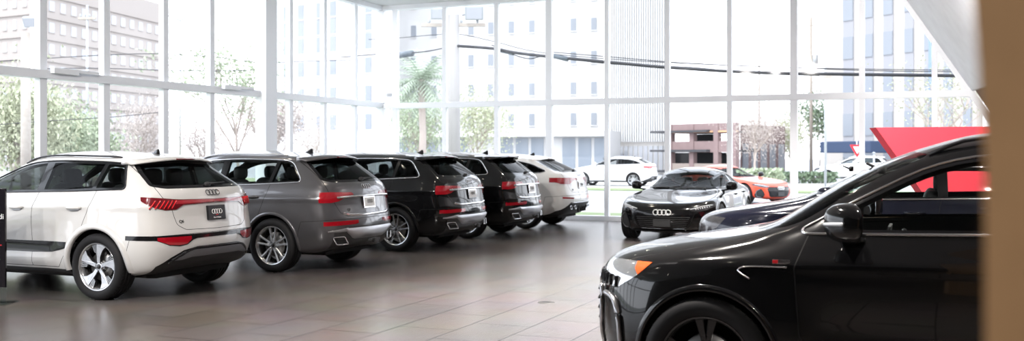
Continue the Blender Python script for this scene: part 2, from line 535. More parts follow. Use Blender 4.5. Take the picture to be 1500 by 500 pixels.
def rings4(r=.030, tr=.0042, gap=1.62, depth=.8):
    """four interlocked rings in the local xy plane"""
    m = MB()
    for k in range(4):
        cx = (k - 1.5) * r * gap
        m.tube([(cx + r * math.cos(a), r * math.sin(a), .003) for a in [2 * PI * i / 24 for i in range(24)]], tr, 6, 0, None, False, (1, depth), (0, 0, 1), True)
    return m
def put(m, name, mats, parent, M):
    o = m.build(name, mats, parent); o.matrix_local = M; return o
def putext(txt, size, mat, parent, M, name='lettering', sx=1):
    vs, fs = text_mesh(txt, size)
    m = MB(); m.add([(v.x * sx, v.y, v.z) for v in vs], fs, 0, False)
    return put(m, name, mat, parent, M)

def follow_side(B, pts, off=.004):
    out = []
    for x, z in pts:
        p, n = B.side(x, z, off); out.append(p)
    return out
def follow_rear(B, ys, zs, off=.004):
    return [B.rear(y, z, off)[0] for y, z in zip(ys, zs)]

def seats(root, x_front, x_rear, z=.0, w=.5, wheelx=None, y0=.37, scale=1.0):
    def seat(x, y, hr=True, wd=.50):
        m = MB()
        m.ell((x + .05, y, .62 + z), (.56, wd, .22), 0, 20, 10, .5)
        m.ell((x - .24, y, .93 + z), (.22, wd, .70), 0, 20, 12, .5, Matrix.Translation((x - .24, 0, .93 + z)) @ Matrix.Rotation(-.20, 4, 'Y') @ Matrix.Translation((-x + .24, 0, -.93 - z)))
        for sg in (-1, 1): m.ell((x + .02, y + sg * wd * .42, .70 + z), (.5, .09, .14), 0, 12, 8, .7)
        o = m.build('seat', leather, root)
        if hr:
            h = MB().ell((x - .35, y, 1.36 + z), (.11, .27, .20), 0, 16, 10, .6)
            for sg in (-1, 1): h.tube([(x - .34, y + sg * .06, 1.2 + z), (x - .35, y + sg * .06, 1.36 + z)], .007, 6)
            h.build('headrest', leather, o)
        return o
    for y in (y0, -y0): seat(x_front, y)
    for y in (y0, -y0, 0): seat(x_rear, y, True, .44)
    m = MB(); dx = x_front + .78
    m.ell((dx, 0, .90 + z), (.50, 1.46, .36), 0, 24, 10, .45)
    m.ell((dx - .10, y0, 1.06 + z), (.24, .40, .12), 0, 16, 8, .6)
    m.box((dx - .16, 0, 1.08 + z), (.02, .34, .16), 0, Matrix.Rotation(-.15, 4, 'Y'), .005)
    m.box((x_front + .15, 0, .62 + z), (1.0, .22, .22), 0, None, .03)
    d = m.build('dashboard', cabin, root)
    m = MB(); cx = dx - .34
    M = Matrix.Translation((cx, y0, .98 + z)) @ Matrix.Rotation(math.radians(-66), 4, 'Y')
    m.tube([(.185 * math.cos(a), .185 * math.sin(a), 0) for a in [2 * PI * i / 28 for i in range(28)]], .016, 8, 0, M, False, None, (0, 0, 1), True)
    m.ell((0, 0, 0), (.13, .16, .05), 0, 14, 8, .7, M)
    for a in (0, PI, -PI / 2): m.box((.10 * math.sin(a), .10 * math.cos(a), 0), (.03 if a != -PI / 2 else .12, .12 if a != -PI / 2 else .04, .02), 0, None, .004, M)
    m.tube([(0, 0, 0), (0, 0, -.3)], .03, 8, 0, M)
    m.build('steering_wheel', leather, root)
    m = MB().ell((dx - .12, 0, 1.50 + z * 1.6), (.05, .24, .07), 0, 14, 8, .5).tube([(dx - .10, 0, 1.50 + z * 1.6), (dx - .02, 0, 1.54 + z * 1.6)], .01, 6)
    m.build('interior_mirror', cabin, root)
def floor_pan(root, prm):
    WB, xr, xf, w = prm
    R = .46
    pts = [(xr, .62), (-R, .66), (-R, .64), (R, .64), (R, w), (WB - R, w), (WB - R, .62), (WB + R, .62), (xf, .60)]
    full = pts + [(x, -y) for x, y in reversed(pts)]
    vs = [(x, y, .24) for x, y in full] + [(x, y, .34) for x, y in full]; n = len(full)
    fs = [list(range(n)), list(range(2 * n - 1, n - 1, -1))] + [[(i + 1) % n, i, n + i, n + (i + 1) % n] for i in range(n)]
    m = MB().add(vs, fs, 0, False)
    m.box((WB * .5, 0, .40), (1.7, 1.5, .10), 0)
    m.build('underbody', liner, root)
def liners(root, WB, Ra, yo, z0):
    for name, x in (('rear', 0), ('front', WB)):
        for sg in (1, -1):
            m = MB(); n = 20; vs = []; fs = []
            for k in range(n + 1):
                a = PI * 1.12 * k / n - PI * .06
                for r, y in ((Ra + .012, yo), (Ra + .012, .60), (.05, .60)):
                    vs.append((x + r * math.cos(a), sg * y, z0 + r * math.sin(a)))
            for k in range(n):
                for q in (0, 1): fs.append([k * 3 + q, k * 3 + q + 1, k * 3 + 4 + q, k * 3 + 3 + q])
            m.add(vs, fs, 0, True)
            m.build('wheel_arch_liner', liner, root)

def arch_lip(B, root, cx, cz, r0, w, a0, a1, mats, name='wheel_arch_trim', h=.010, n=40, mirror=True):
    """a band around the wheel arch that follows the body"""
    for sg in ((1, -1) if mirror else (1,)):
        vs = []; fs = []
        sec = [(0, -.03), (0, h), (.3, h + .004), (.8, h), (1, -.004)]
        for k in range(n + 1):
            a = a0 + (a1 - a0) * k / n
            r1 = w(a) if callable(w) else w
            for (u, o) in sec:
                r = r0 + r1 * u
                p, nn = B.side(cx + (r + .004) * math.cos(a), cz + (r + .004) * math.sin(a))
                p2 = Vector((cx + r * math.cos(a), p.y + o, cz + r * math.sin(a)))
                p2.y *= sg; vs.append(p2)
        K = len(sec)
        for k in range(n):
            for q in range(K - 1):
                f = [k * K + q, k * K + q + 1, (k + 1) * K + q + 1, (k + 1) * K + q]
                fs.append(f if sg > 0 else f[::-1])
        MB().add(vs, fs).build(name, mats, root)

def door_handle(B, door, x, z, mat, sg=1):
    p, n = B.side(x, z)
    q1 = B.side(x - .10, z)[0]; q2 = B.side(x + .10, z)[0]
    m = MB()
    pts = []
    for k in range(9):
        t = k / 8; xx = x - .115 + .23 * t; pp = B.side(xx, z + .006)[0]
        pts.append((xx, sg * (pp.y + .006 + .030 * math.sin(PI * t) ** .5), z + .006))
    m.tube(pts, [.010, .014, .016, .017, .017, .017, .016, .014, .010], 10, 0, None, True, (.7, 1.0))
    o = m.build('door_handle', mat, door)
    pp = p.copy(); c = MB().ell((x, sg * (p.y - .0), z - .012), (.17, .016, .050), 0, 16, 8, .8)
    c.build('handle_recess', gap_black if mat != paint_white else satin, o)

def mirror_housing(root, mat, base, sg=1, size=1.0, glassm=mirror_m, strip=led):
    """door mirror: housing, foot, indicator strip, glass. base = point on the door where the foot starts (left side)"""
    bx, by, bz = base
    s = size
    m = MB()
    rings = []
    # housing built from cross sections along y (outwards)
    secs = [(0.00, .050, .055, .02), (.03, .095, .085, .015), (.09, .125, .100, .005), (.15, .130, .098, -.005), (.205, .105, .084, -.022), (.235, .055, .055, -.04), (.243, .01, .02, -.045)]
    vs = []; fs = []; n = 20
    for (yy, dx, dz, ox) in secs:
        for k in range(n):
            a = 2 * PI * k / n; ca, sa = math.cos(a), math.sin(a)
            e = .75
            X = math.copysign(abs(ca) ** e, ca) * dx; Z = math.copysign(abs(sa) ** e, sa) * dz
            if X < 0: X *= .42            # flat on the glass side (rearwards)
            vs.append((bx + (X + ox) * s, sg * (by + (.07 + yy) * s), bz + (.105 + Z) * s))
    for j in range(len(secs) - 1):
        for k in range(n):
            f = [j * n + k, j * n + (k + 1) % n, (j + 1) * n + (k + 1) % n, (j + 1) * n + k]
            fs.append(f if sg < 0 else f[::-1])
    fs.append([k for k in range(n)]); fs.append([(len(secs) - 1) * n + k for k in range(n)][::-1])
    m.add(vs, fs)
    o = m.build('door_mirror', mat, root)
    f = MB(); f.tube([(bx, sg * (by - .02), bz + .0), (bx + .01, sg * (by + .05 * s), bz + .012), (bx + .01, sg * (by + .15 * s), bz + .03 * s)], [.045 * s, .036 * s, .034 * s], 12, 0, None, True, (1.5, .55))
    f.build('mirror_foot', gloss_black, o)
    if strip:
        st = MB()
        pts = [(bx + (.118 - .0) * s, sg * (by + .13 * s), bz + .098 * s), (bx + .126 * s, sg * (by + .19 * s), bz + .098 * s), (bx + .112 * s, sg * (by + .24 * s), bz + .100 * s), (bx + .075 * s, sg * (by + .285 * s), bz + .104 * s), (bx + .03 * s, sg * (by + .312 * s), bz + .106 * s)]
        st.tube(spline(pts, 4), .008 * s, 8, 0, None, True, (.8, 1.1)); st.build('indicator_strip', strip, o)
    g = MB(); g.ell((bx - .042 * s, sg * (by + .175 * s), bz + .105 * s), (.012, .235 * s, .165 * s), 0, 20, 10, .7, Matrix.Translation((bx, sg * by, 0)) @ Matrix.Rotation(-sg * .20, 4, 'Z') @ Matrix.Translation((-bx, -sg * by, 0)))
    g.build('mirror_glass', glassm, o)
    return o

def fin_antenna(B, root, x, mat):
    p, n = B.topp(x, 0)
    m = MB(); L = .17; vs = []; fs = []
    prof = [(0, 0), (.04, .012), (.09, .032), (.13, .058), (.155, .064), (.165, .05), (.17, 0)]
    for (t, h) in prof:
        wd = .026 * (1 - abs(t / L - .5) * .6)
        vs += [(p.x + .10 - t, -wd, p.z - .012), (p.x + .10 - t, -wd * .22, p.z - .004 + h), (p.x + .10 - t, wd * .22, p.z - .004 + h), (p.x + .10 - t, wd, p.z - .012)]
    for i in range(len(prof) - 1):
        for k in range(3): fs.append([i * 4 + k, i * 4 + k + 1, i * 4 + 5 + k, i * 4 + 4 + k])
    fs.append([0, 1, 2, 3]); fs.append([24, 25, 26, 27][::-1])
    m.add(vs, fs); m.build('roof_antenna', mat, root)

def roof_rail(B, root, x0, x1, y, mat, h=.035):
    for sg in (1, -1):
        pts = []
        n = 18
        for k in range(n + 1):
            t = k / n; x = x0 + (x1 - x0) * t
            yy = y - .03 * (2 * t - 1) ** 2
            p, nn = B.topp(x, yy)
            e = min(t, 1 - t) / .10; hh = h * sstep(0, 1, e)
            pts.append((x, sg * yy, p.z + .004 + hh))
        m = MB().tube(pts, .014, 8, 0, None, True, (1.25, .9)); m.build('roof_rail', mat, root)

def wiper(B, root, y0, y1, z0, z1, parent_mat=plastic):
    m = MB()
    pts = [B.rear(y0 + (y1 - y0) * k / 8, z0 + (z1 - z0) * k / 8, .022)[0] for k in range(9)]
    m.tube(pts, [.024, .020, .017, .013, .010, .009, .008, .007, .006], 8, 0, None, True, (1, .7))
    p, n = B.rear(y0, z0, .01)
    m.ell(p, (.05, .10, .06), 0, 12, 8, .8)
    m.build('rear_wiper', parent_mat, root)
# ------------------------------------------------------------------ sport utility cars
TR = [.45, .12, 0, 0, 0, 0, 0, 0]; TF = [0, 0, 0, 0, 0, .05, .2, .5]
def plan_fn(x, ws, wr, wf, t):
    k = round(t * 7); return ws - (ws - wr) * TR[k] - (ws - wf) * TF[k]

def make_suv(v, root, paint, wheel='twin'):
    """v: variant. local x forwards from the rear axle, y to the left"""
    q6 = v == 'electric'; q8 = v == 'coupe'; near = v == 'near'
    WB = 2.90 if q6 else 2.99
    R = .395 if near else .385
    dz = -.02 if q6 else (.08 if near else 0)          # height offset of the roof
    RO = .98 if q6 else 1.10
    s = RO / 1.12
    FO = .92 if near else .95
    xn = WB + FO                     # nose
    k_ = xn - 3.94
    kw = k_ if not near else .10         # where the windscreen stands
    rake = .16 if q8 else (.05 if q6 else 0)   # extra forward slope of the rear window
    H = 1.76 if not q8 else 1.72
    L = [
        (-.80 * s, .15, .70, .32, .27, .25, .22, .84, 3.62 + k_, .25, .72),
        (-1.02 * s, .24, .82, .39, .31, .28, .24, .915, 3.82 + k_, .36, .80),
        (-1.10 * s, .30, .90, .52, .45, .42, .40, .955, 3.91 + k_, .42, .86),
        (-1.125 * s, .30, .935, .66, .60, .58, .58, .970, 3.94 + k_, .45, .88),
        (-1.10 * s, .28, .940, .79, .78, .76, .78, .968, 3.94 + k_, .45, .87),
        (-1.055 * s, .26, .935, .92, .90, .88, .92, .975, 3.90 + k_, .42, .86),
        (-1.035 * s, .25, .925, 1.06, 1.02, .99, 1.00, .975, 3.74 + k_, .36, .84),
        (-1.02 * s, .24, .905, 1.17, 1.13, 1.07, 1.06, .955, 3.40 + k_, .30, .80),
        (-.985 * s, .22, .875, 1.24, 1.22, 1.14, 1.12, .925, 3.02 + k_, .26, .77),
        (-.94 * s, .22, .85, 1.29, 1.27, 1.20, 1.165, .90, 2.74 + kw, .26, .755),
        (-(.88 - rake * .3) * s, .21, .825, 1.34, 1.32, 1.27, 1.22, .88, 2.56 + kw, .28, .74),
        (-(.70 - rake) * s, .20, .765, 1.47 + dz, 1.45 + dz, 1.43 + dz, 1.40 + dz, .805, 2.22 + kw, .32, .68),
        (-(.46 - rake * 1.6) * s, .17, .695, 1.62 + dz, 1.60 + dz, 1.61 + dz, 1.59 + dz, .722, 1.83 + kw, .30, .60),
        (-(.36 - rake * 2.0) * s, .14, .655, 1.675 + dz, 1.65 + dz, 1.675 + dz, 1.655 + dz, .68, 1.62 + kw, .26, .57),
        (-.12 + rake, .08, .36, 1.70 + dz, 1.70 + dz, 1.735 + dz, 1.72 + dz, .38, 1.40 + kw, .14, .32),
    ]
    if near:      # fuller bonnet
        for i, dzf in ((5, .03), (6, .03), (7, .04), (8, .035), (9, .02)):
            r = list(L[i]); r[6] += dzf; L[i] = tuple(r)
    if q8:
        L = [tuple([r[0], r[1], r[2]] + [z if z < 1.3 else z - .03 for z in r[3:7]] + [r[7] + (.01 if 4 < i < 9 else 0)] + list(r[8:])) for i, r in enumerate(L)]
    zr_, zm_, zf_ = (1.71 + dz, 1.80 + dz, 1.73 + dz) if not q8 else (1.66, 1.775, 1.70)
    cz = R
    def disp(c, n):
        d = Vector((0, 0, 0)); sy = abs(n.y)
        if c.y > .5 and c.z < 1.15:
            for ax in (0, WB):
                r = math.hypot(c.x - ax, c.z - cz)
                if r < .85: d.y += (.030 if q6 else .026) * (1 - sstep(.42, .74, r)) * sstep(.2, .6, sy)
        # crease at the shoulder
        if c.y > .6 and -.9 < c.x < WB + .5:
            zc = (1.05 if not q6 else 1.08) - .01 * c.x
            d.y += .012 * math.exp(-((c.z - zc) / .045) ** 2) * sstep(.3, .8, sy)
            # sculpted lower door
            d.y -= .018 * math.exp(-((c.z - .62) / .12) ** 2) * sstep(.55, .8, c.x) * (1 - sstep(WB - .8, WB - .55, c.x))
            d.y += .014 * math.exp(-((c.z - .42) / .06) ** 2) * sstep(.55, .8, c.x) * (1 - sstep(WB - .8, WB - .55, c.x))
        # tailgate: ledge at bumper top and a tucked number plate field
        if c.x < -.6 and n.x < -.3:
            zb = .79
            d.x -= .030 * (1 - sstep(zb - .015, zb + .02, c.z)) * sstep(zb - .30, zb - .12, c.z) * sstep(.2, .6, -n.x)
            if c.z > .78: d.x += .035 * math.exp(-((c.z - .95) / .085) ** 4) * (1 - sstep(.36, .52, c.y))
            zt = 1.15 if not q6 else 1.19
            d.x -= .022 * math.exp(-((c.z - zt) / .05) ** 2) * sstep(.3, .7, -n.x)
        return d
    B = Body(L, plan_fn, (-.02 + rake, 1.30 + kw, zr_, zm_, zf_), disp, 6)
    side = lambda c, n: c.y > .45 and abs(n.y) > .25
    rearc = lambda c, n: c.x < .3 and n.x < -.12
    # ---- wheel arches
    Ra = .432
    def circ(cx, r, n=36): return [(cx + r * math.cos(2 * PI * i / n), cz + .012 + r * math.sin(2 * PI * i / n)) for i in range(n)]
    low = lambda c, n: c.y > .45
    # ---- side glass
    if q6: dlo = [(2.30 + kw, 1.215, .06), (1.98 + kw, 1.37, .2), (1.50 + kw, 1.565, .3), (.9, 1.60, .4), (.1, 1.585, .3), (-.18, 1.565, .04), (-.34, 1.29, .05), (.4, 1.262, 0)]
    elif q8: dlo = [(2.30 + kw, 1.21, .06), (1.98 + kw, 1.36, .2), (1.50 + kw, 1.545, .3), (.9, 1.575, .4), (.25, 1.535, .3), (-.10, 1.46, .1), (-.46, 1.315, .03), (-.35, 1.285, .02), (.4, 1.26, 0)]
    else: dlo = [(2.34 + kw, 1.205, .05), (1.98 + kw, 1.37 + dz * .5, .2), (1.52 + kw, 1.565 + dz, .3), (.9, 1.61 + dz, .4), (.1, 1.60 + dz, .3), (-.20, 1.575 + dz, .10), (-.44, 1.30, .07), (.4, 1.258, 0)]
    dlo = rpoly(dlo, .03, 5)
    # ---- panels (drawn first, the later regions overwrite)
    arc = lambda cx, a0, a1, r=.50, n=7: [(cx + r * math.cos(math.radians(a0 + (a1 - a0) * k / n)), cz + r * math.sin(math.radians(a0 + (a1 - a0) * k / n))) for k in range(n + 1)]
    bx = 1.02                         # door split
    zb0 = .36
    rdoor = [(bx, zb0), (.60, zb0)] + arc(0, 22, 62, .47) + [(.15, .98), (.10, 1.12), (.06, 1.275), (bx - .06, 1.24), (bx - .01, 1.0)]
    fx = WB - .72
    fdoor = [(bx, zb0), (bx - .01, 1.0), (bx - .06, 1.24), (WB - .60, 1.19), (WB - .53, 1.0), (WB - .56, .6), (fx + .04, zb0)]
    g = .0032
    B.region('rear_door', [('xz', rpoly(rdoor, .012, 2))], side)
    B.region('front_door', [('xz', rpoly(fdoor, .012, 2))], side)
    B.ring('gap', 'xz', rpoly(rdoor, .012, 2), -g, g, side)
    B.ring('gap', 'xz', rpoly(fdoor, .012, 2), -g, g, side)
    # front bumper and bonnet
    fcond = lambda c, n: c.x > WB - .2
    hood = [(WB - .36, -.05), (WB - .42, .66), (WB - .34, .735), (WB + .25, .775), (WB + .62, .70), (xn - .10, .50), (xn - .04, -.05)]
    hc = lambda c, n: c.x > WB - .6 and c.z > .90 and n.z > .25
    B.region('hood', [('xy', hood)], hc); B.ring('gap', 'xy', hood, -g, g, hc)
    # ---- tail
    zt0 = .80
    if q6: tg = [(-.05, zt0), (.50, zt0 + .01), (.605, zt0 + .07), (.635, .98), (.655, 1.08), (.745, 1.20), (.755, 1.27), (.735, 1.34), (.64, 1.66), (.5, 1.80), (-.05, 1.82)]
    elif q8: tg = [(-.05, zt0 + .02), (.50, zt0 + .03), (.62, zt0 + .10), (.66, 1.0), (.70, 1.12), (.76, 1.2), (.755, 1.27), (.735, 1.34), (.62, 1.66), (.5, 1.80), (-.05, 1.82)]
    else: tg = [(-.05, zt0), (.55, zt0 + .005), (.66, zt0 + .05), (.74, 1.0), (.80, 1.16), (.80, 1.24), (.765, 1.34), (.66, 1.66), (.5, 1.80), (-.05, 1.82)]
    tg = rpoly(tg, .03, 3)
    tgc = lambda c, n: c.x < -.2 and n.x < -.15 and c.z < 1.66
    B.region('tailgate', [('yz', tg)], tgc)
    bump = [(-1.4, .2), (-.30, .2), (-.42, .42), (-.452, .52), (-.46, .60), (-.50, .735), (-1.4, zt0 - .012)]
    bc = lambda c, n: c.x < -.25
    B.region('rear_bumper', [('xz', bump)], bc); B.ring('gap', 'xz', bump, -g * .9, g * .9, bc)
    B.ring('gap', 'yz', tg, -g, g, tgc)
    # rear window
    if q8: rw = [(-.05, 1.285), (.66, 1.285, .05), (.735, 1.31, .02), (.655, 1.50, .05), (.60, 1.575, .05), (-.05, 1.60)]
    else: rw = [(-.05, 1.283), (.66, 1.285, .05), (.775, 1.315, .03), (.68, 1.52 + dz, .05), (.62, 1.61 + dz, .04), (-.05, 1.635 + dz)]
    rw = [p if p[0] < 0 else p for p in rpoly(rw, 0, 5)]
    rwc = lambda c, n: c.x < .3 and n.x < -.2 and c.z > 1.2
    B.region('rear_window', [('yz', rw)], rwc)
    B.ring('trim_black', 'yz', rw, -.035, .0, rwc, ['rear_window'])
    # windscreen
    ws = rpoly([(-.05, 1.19), (.60, 1.195, .05), (.725, 1.225, .04), (.665, 1.40, .2), (.575, 1.60 + dz, .06), (-.05, 1.632 + dz)], 0, 4)
    wc = lambda c, n: c.x > 1.2 and n.x > .15 and c.z > 1.1
    B.region('windshield', [('yz', ws)], wc)
    # side glass
    B.ring('trim_black', 'xz', dlo, 0, .012, side)
    B.region('trim_black', [('xz', dlo)], side)
    gl = lambda: ['trim_black']
    inn = offset_poly(dlo, -.016)
    qx = .10 if not q6 else .14
    if q8: qx = .05
    def band(a, b, lean=0): return [(a, 1.1), (b, 1.1), (b - lean, 1.75), (a - lean, 1.75)]
    B.region('quarter_glass', [('xz', inn), ('xz', band(-.9, qx - .02, .10))], side, gl())
    B.region('rear_door_glass', [('xz', inn), ('xz', [(qx + .035, 1.1), (bx - .13, 1.1), (bx - .11, 1.75), (qx - .06, 1.75)])], side, gl())
    B.region('front_door_glass', [('xz', inn), ('xz', [(bx - .03, 1.1), (WB - .80, 1.1), (WB - .84, 1.75), (bx + .02, 1.75)])], side, gl())
    # sill cladding
    if q6:
        clad = [(.50, .50), (.72, .50), (.80, .515), (WB - .5, .515), (WB - .5, .645), (.55, .645)]
        clad = [(.46, .585), (.56, .56), (.70, .535), (1.0, .525), (WB - .45, .52), (WB - .45, .655), (.44, .66)]
        B.region('door_cladding', [('xz', clad)], side)
    sill = [(.25, .2), (WB - .25, .2), (WB - .25, .335), (.25, .335)]
    B.region('sill', [('xz', sill)], low)
    # lamps and lower tail
    red = lambda c, n: c.x < -.2 and c.z > .3 and c.z < 1.4
    if q6:
        cut = [(-1.4, .4), (-.84, .4), (-.80, 1.04), (-.60, 1.15), (-.58, 1.21), (-.62, 1.4), (-1.4, 1.4)]
        # tapering clear through the middle
        lamp = [(1.2, 1.20), (.95, 1.20), (.60, 1.165), (.52, 1.16), (-.05, 1.15), (-.05, 1.108), (.50, 1.095), (.60, 1.045), (.80, 1.04), (.93, 1.065), (1.2, 1.12)]
        B.region('tail_lamp', [('xz', cut), ('yz', lamp)], red)
        B.region('light_bar', [('yz', [(-.05, 1.12), (.60, 1.105), (.60, 1.15), (-.05, 1.142)])], red, ['tail_lamp'])
        strip = [(1.2, .715), (.85, .70), (.72, .64), (.60, .625), (.50, .64), (.42, .69), (.36, .705), (-.05, .71), (-.05, .755), (1.2, .755)]
        B.region('bumper_trim', [('xz', [(-1.4, .5), (-.44, .5), (-.44, .9), (-1.4, .9)]), ('yz', strip)], red)
        B.region('reflector', [('yz', [(.84, .735), (.84, .70), (.72, .65), (.60, .638), (.50, .65), (.44, .70), (.44, .735)])], red, ['bumper_trim'])
        low_ = [(.80, .18), (.80, .40), (.68, .50), (.54, .575), (.40, .60), (-.05, .605), (-.05, .18)]
        lc = lambda c, n: c.x < -.3 and c.z < .7
        B.region('diffuser', [('yz', low_)], lc)
        B.region('diffuser_blade', [('yz', [(.66, .47), (.52, .555), (.40, .578), (-.05, .582), (-.05, .50), (.42, .495), (.55, .47)])], lc, ['diffuser'])
    elif q8:
        cut = [(-1.4, .4), (-.66, .4), (-.56, 1.4), (-1.4, 1.4)]
        lamp = [(1.2, 1.18), (.95, 1.17), (.60, 1.155), (-.05, 1.15), (-.05, 1.105), (.45, 1.10), (.52, 1.05), (.60, 1.04), (1.2, 1.10)]
        lamp = [(1.2, 1.08), (.93, 1.06), (.86, 1.03), (.60, 1.02), (.50, 1.05), (.42, 1.10), (-.05, 1.105), (-.05, 1.145), (.60, 1.165), (1.2, 1.17)]
        B.region('tail_lamp', [('xz', cut), ('yz', lamp)], red)
        B.region('reflector', [('yz', [(.86, .70), (.52, .685), (.50, .71), (.86, .735)])], red)
        low_ = [(.90, .18), (.88, .42), (.74, .52), (.62, .61), (-.05, .62), (-.05, .18)]
        lc = lambda c, n: c.x < -.3 and c.z < .7
        B.region('diffuser', [('yz', low_)], lc)
    else:
        cut = [(-1.4, .4), (-.80, .4), (-.74, 1.4), (-1.4, 1.4)]
        lamp = [(1.2, 1.125), (.95, 1.145), (.80, 1.15), (.40, 1.14), (.36, 1.12), (.36, 1.075), (.55, 1.068), (.66, 1.02), (.78, 1.0), (.90, 1.0), (1.2, 1.04)]
        B.region('tail_lamp', [('xz', cut), ('yz', lamp)], red)
        B.region('reflector', [('yz', [(.90, .735), (.90, .675), (.40, .685), (.34, .70), (.34, .745)])], red)
        low_ = [(.86, .18), (.84, .50), (.80, .56), (.76, .60), (.70, .655), (.60, .665), (-.05, .665), (-.05, .18)]
        lc = lambda c, n: c.x < -.3 and c.z < .72
        B.region('diffuser', [('yz', [(.70, .16), (.76, .40), (.78, .60), (.60, .655), (-.05, .66), (-.05, .16)])], lc)
    # front end (mostly unseen; the near cars show it)
    hl = [(WB + .44, .94), (WB + .56, .80), (WB + .80, .74), (WB + 1.1, .74), (WB + 1.1, .955), (WB + .74, .965)]
    if near: hl = [(WB + .36, .985), (WB + .46, .90), (WB + .60, .815), (WB + 1.1, .775), (WB + 1.1, .935), (WB + .62, .98)]
    B.region('headlamp', [('xz', hl), ('yz', [(.46, .5), (1.2, .5), (1.2, 1.2), (.46, 1.2)])], lambda c, n: c.x > WB and c.z > .6)
    if near: B.region('indicator', [('xz', [(WB + .30, 1.1), (WB + .46, 1.1), (WB + .48, .94), (WB + .43, .87), (WB + .30, .8)])], lambda c, n: c.x > WB and c.z > .6, ['headlamp'])
    B.region('grille', [('yz', [(-.05, .34), (.40, .34), (.56, .55), (.56, .72), (.44, .88), (-.05, .88)])], lambda c, n: c.x > WB + .3)
    B.region('air_intake', [('yz', [(.63, .32), (.86, .34), (.84, .52), (.74, .66), (.66, .60)])], lambda c, n: c.x > WB + .3)
    # arches last
    for cx in (0, WB): B.region('hole', [('xz', circ(cx, Ra))], low)
    B.finish()
    tint = not near
    body = B.part(['body', 'gap', 'trim_black'], 'body', [paint, gap_black, gloss_black], root, mat_of={'body': 0, 'gap': 1, 'trim_black': 2})
    B.part(['hood'], 'hood', paint, root)
    doors = {}
    for sd in 'lr':
        doors['r' + sd] = B.part(['rear_door'], 'rear_door', paint, root, sd)
        doors['f' + sd] = B.part(['front_door'], 'front_door', paint, root, sd)
        B.part(['quarter_glass'], 'quarter_window', glass_dark if not q6 else glass_mid, root, sd)
        B.part(['rear_door_glass'], 'rear_door_window', (glass_clear if near else glass_dark) if v != 'grey' else glass_mid, root, sd)
        B.part(['front_door_glass'], 'front_door_window', glass_clear, root, sd)
        if q6: B.part(['door_cladding'], 'door_cladding', gloss_black, root, sd, .004, thick=.01)
        B.part(['sill'], 'sill', plastic if not q6 else plastic, root, sd)
        B.part(['tail_lamp'], 'tail_lamp', tail_dark if q6 else tail_red, root, sd, .006, thick=.03) if not q6 else None
        B.part(['reflector'], 'rear_reflector', tail_red, root, sd, .004, thick=.02)
        B.part(['headlamp'], 'headlamp', lamp_inner if not near else lamp_clear, root, sd, .002, thick=.03)
        B.part(['air_intake'], 'air_intake', gloss_black, root, sd)
    if q6:
        B.part(['tail_lamp'], 'tail_lamp', tail_dark, root, 'both', .008, thick=.03)
        B.part(['light_bar'], 'light_bar', tail_red, root, 'both', .011, thick=.01)
        # lit looking inner clusters
        for sg in (1, -1):
            m = MB()
            for k in range(6):
                y0 = .88 - .045 * k
                pts = [B.rear(sg * (y0 - .016 * q), 1.06 + .022 * q, .014)[0] for q in range(5)]
                m.tube(pts, .007, 6)
            m.build('lamp_segments', tail_bright, root)
        B.part(['bumper_trim'], 'bumper_trim', gloss_black, root, 'both', .004, thick=.02)
        B.part(['diffuser_blade'], 'diffuser_blade', satin if False else pbr('diffuser_grey', (.13, .13, .14), .4, .3), root, 'both', .02, thick=.03)
    B.part(['windshield'], 'windshield', glass_wind, root)
    B.part(['rear_window'], 'rear_window', glass_dark, root)
    B.part(['tailgate'], 'tailgate', paint, root)
    B.part(['rear_bumper'], 'rear_bumper', paint, root)
    B.part(['diffuser'], 'lower_bumper', plastic if (q6 or q8) else pbr('bumper_black_' + v, (.02, .02, .021), .35, 0, .3), root, 'both', -.012 if q6 else .003, thick=.02)
    B.part(['grille'], 'grille', gloss_black, root)
    if near:
        for sd, sg in (('l', 1), ('r', -1)):
            B.part(['indicator'], 'indicator_lens', amber, root, sd, .004, thick=.03)
            m = MB()
            for k in range(5):
                p, n = B.front(sg * (.58 + .05 * k), .86 - .004 * k, .006); m.box(p, (.012, .030, .075), 0, Matrix.Rotation(-sg * .5, 4, 'Z'), .004)
            m.build('lamp_segments', gloss_black, root)
            pts = [B.front(sg * y, z, .012)[0] for y, z in ((.70, .76), (.79, .73), (.83, .62), (.835, .50), (.80, .38), (.72, .32))]
            MB().tube(spline(pts, 4), .020, 8, 0, None, True, (1, .8)).build('bumper_blade', satin, root)
            pts = [B.front(sg * y, z, .010)[0] for y, z in ((.60, .80), (.64, .66), (.60, .50), (.52, .38))]
            MB().tube(spline(pts, 4), .014, 8).build('grille_frame', satin, root)
            pts = [B.side(x, z, .003)[0] for x, z in ((2.72, .925), (2.775, .955), (2.79, .975), (2.76, .992), (2.68, 1.0), (2.50, 1.003))]
            MB().tube([Vector((p.x, sg * p.y, p.z)) for p in spline(pts, 4)], .005, 6).build('fender_trim', chrome, root)
            p = B.side(2.535, 1.032, .003)[0]; p.y *= sg
            bd = MB().box(p, (.105, .006, .026), 0, None, .002).build('fender_badge', chrome, root)
            MB().box((p.x + .034, p.y + .004 * sg, p.z), (.030, .004, .020), 0, None, .001).build('badge_red', print_red, bd)
        put(rings4(.060, .009), 'ring_badge', chrome, root, frame(B.front(0, .80, .012)[0], (1, 0, .1)))
        for k in range(6):
            MB().tube([B.front(-.44 + .88 * q / 10, .42 + .065 * k, .008)[0] for q in range(11)], .008, 6).build('grille_bar', plastic, root)
    # inner shell
    regs = ['body', 'trim_black', 'front_door', 'rear_door', 'tailgate', 'rear_bumper']
    B.part(regs, 'headliner', cabin, root, 'both', -.045, lambda c: -.95 < c.x < WB - .45 and c.z > .62, flipn=True)
    # black plenum behind the bonnet edge and along the inside of the sills so no light leaks
    # chrome frame of the side windows
    fr = follow_side(B, subdiv(offset_poly(dlo, .010)), .004)
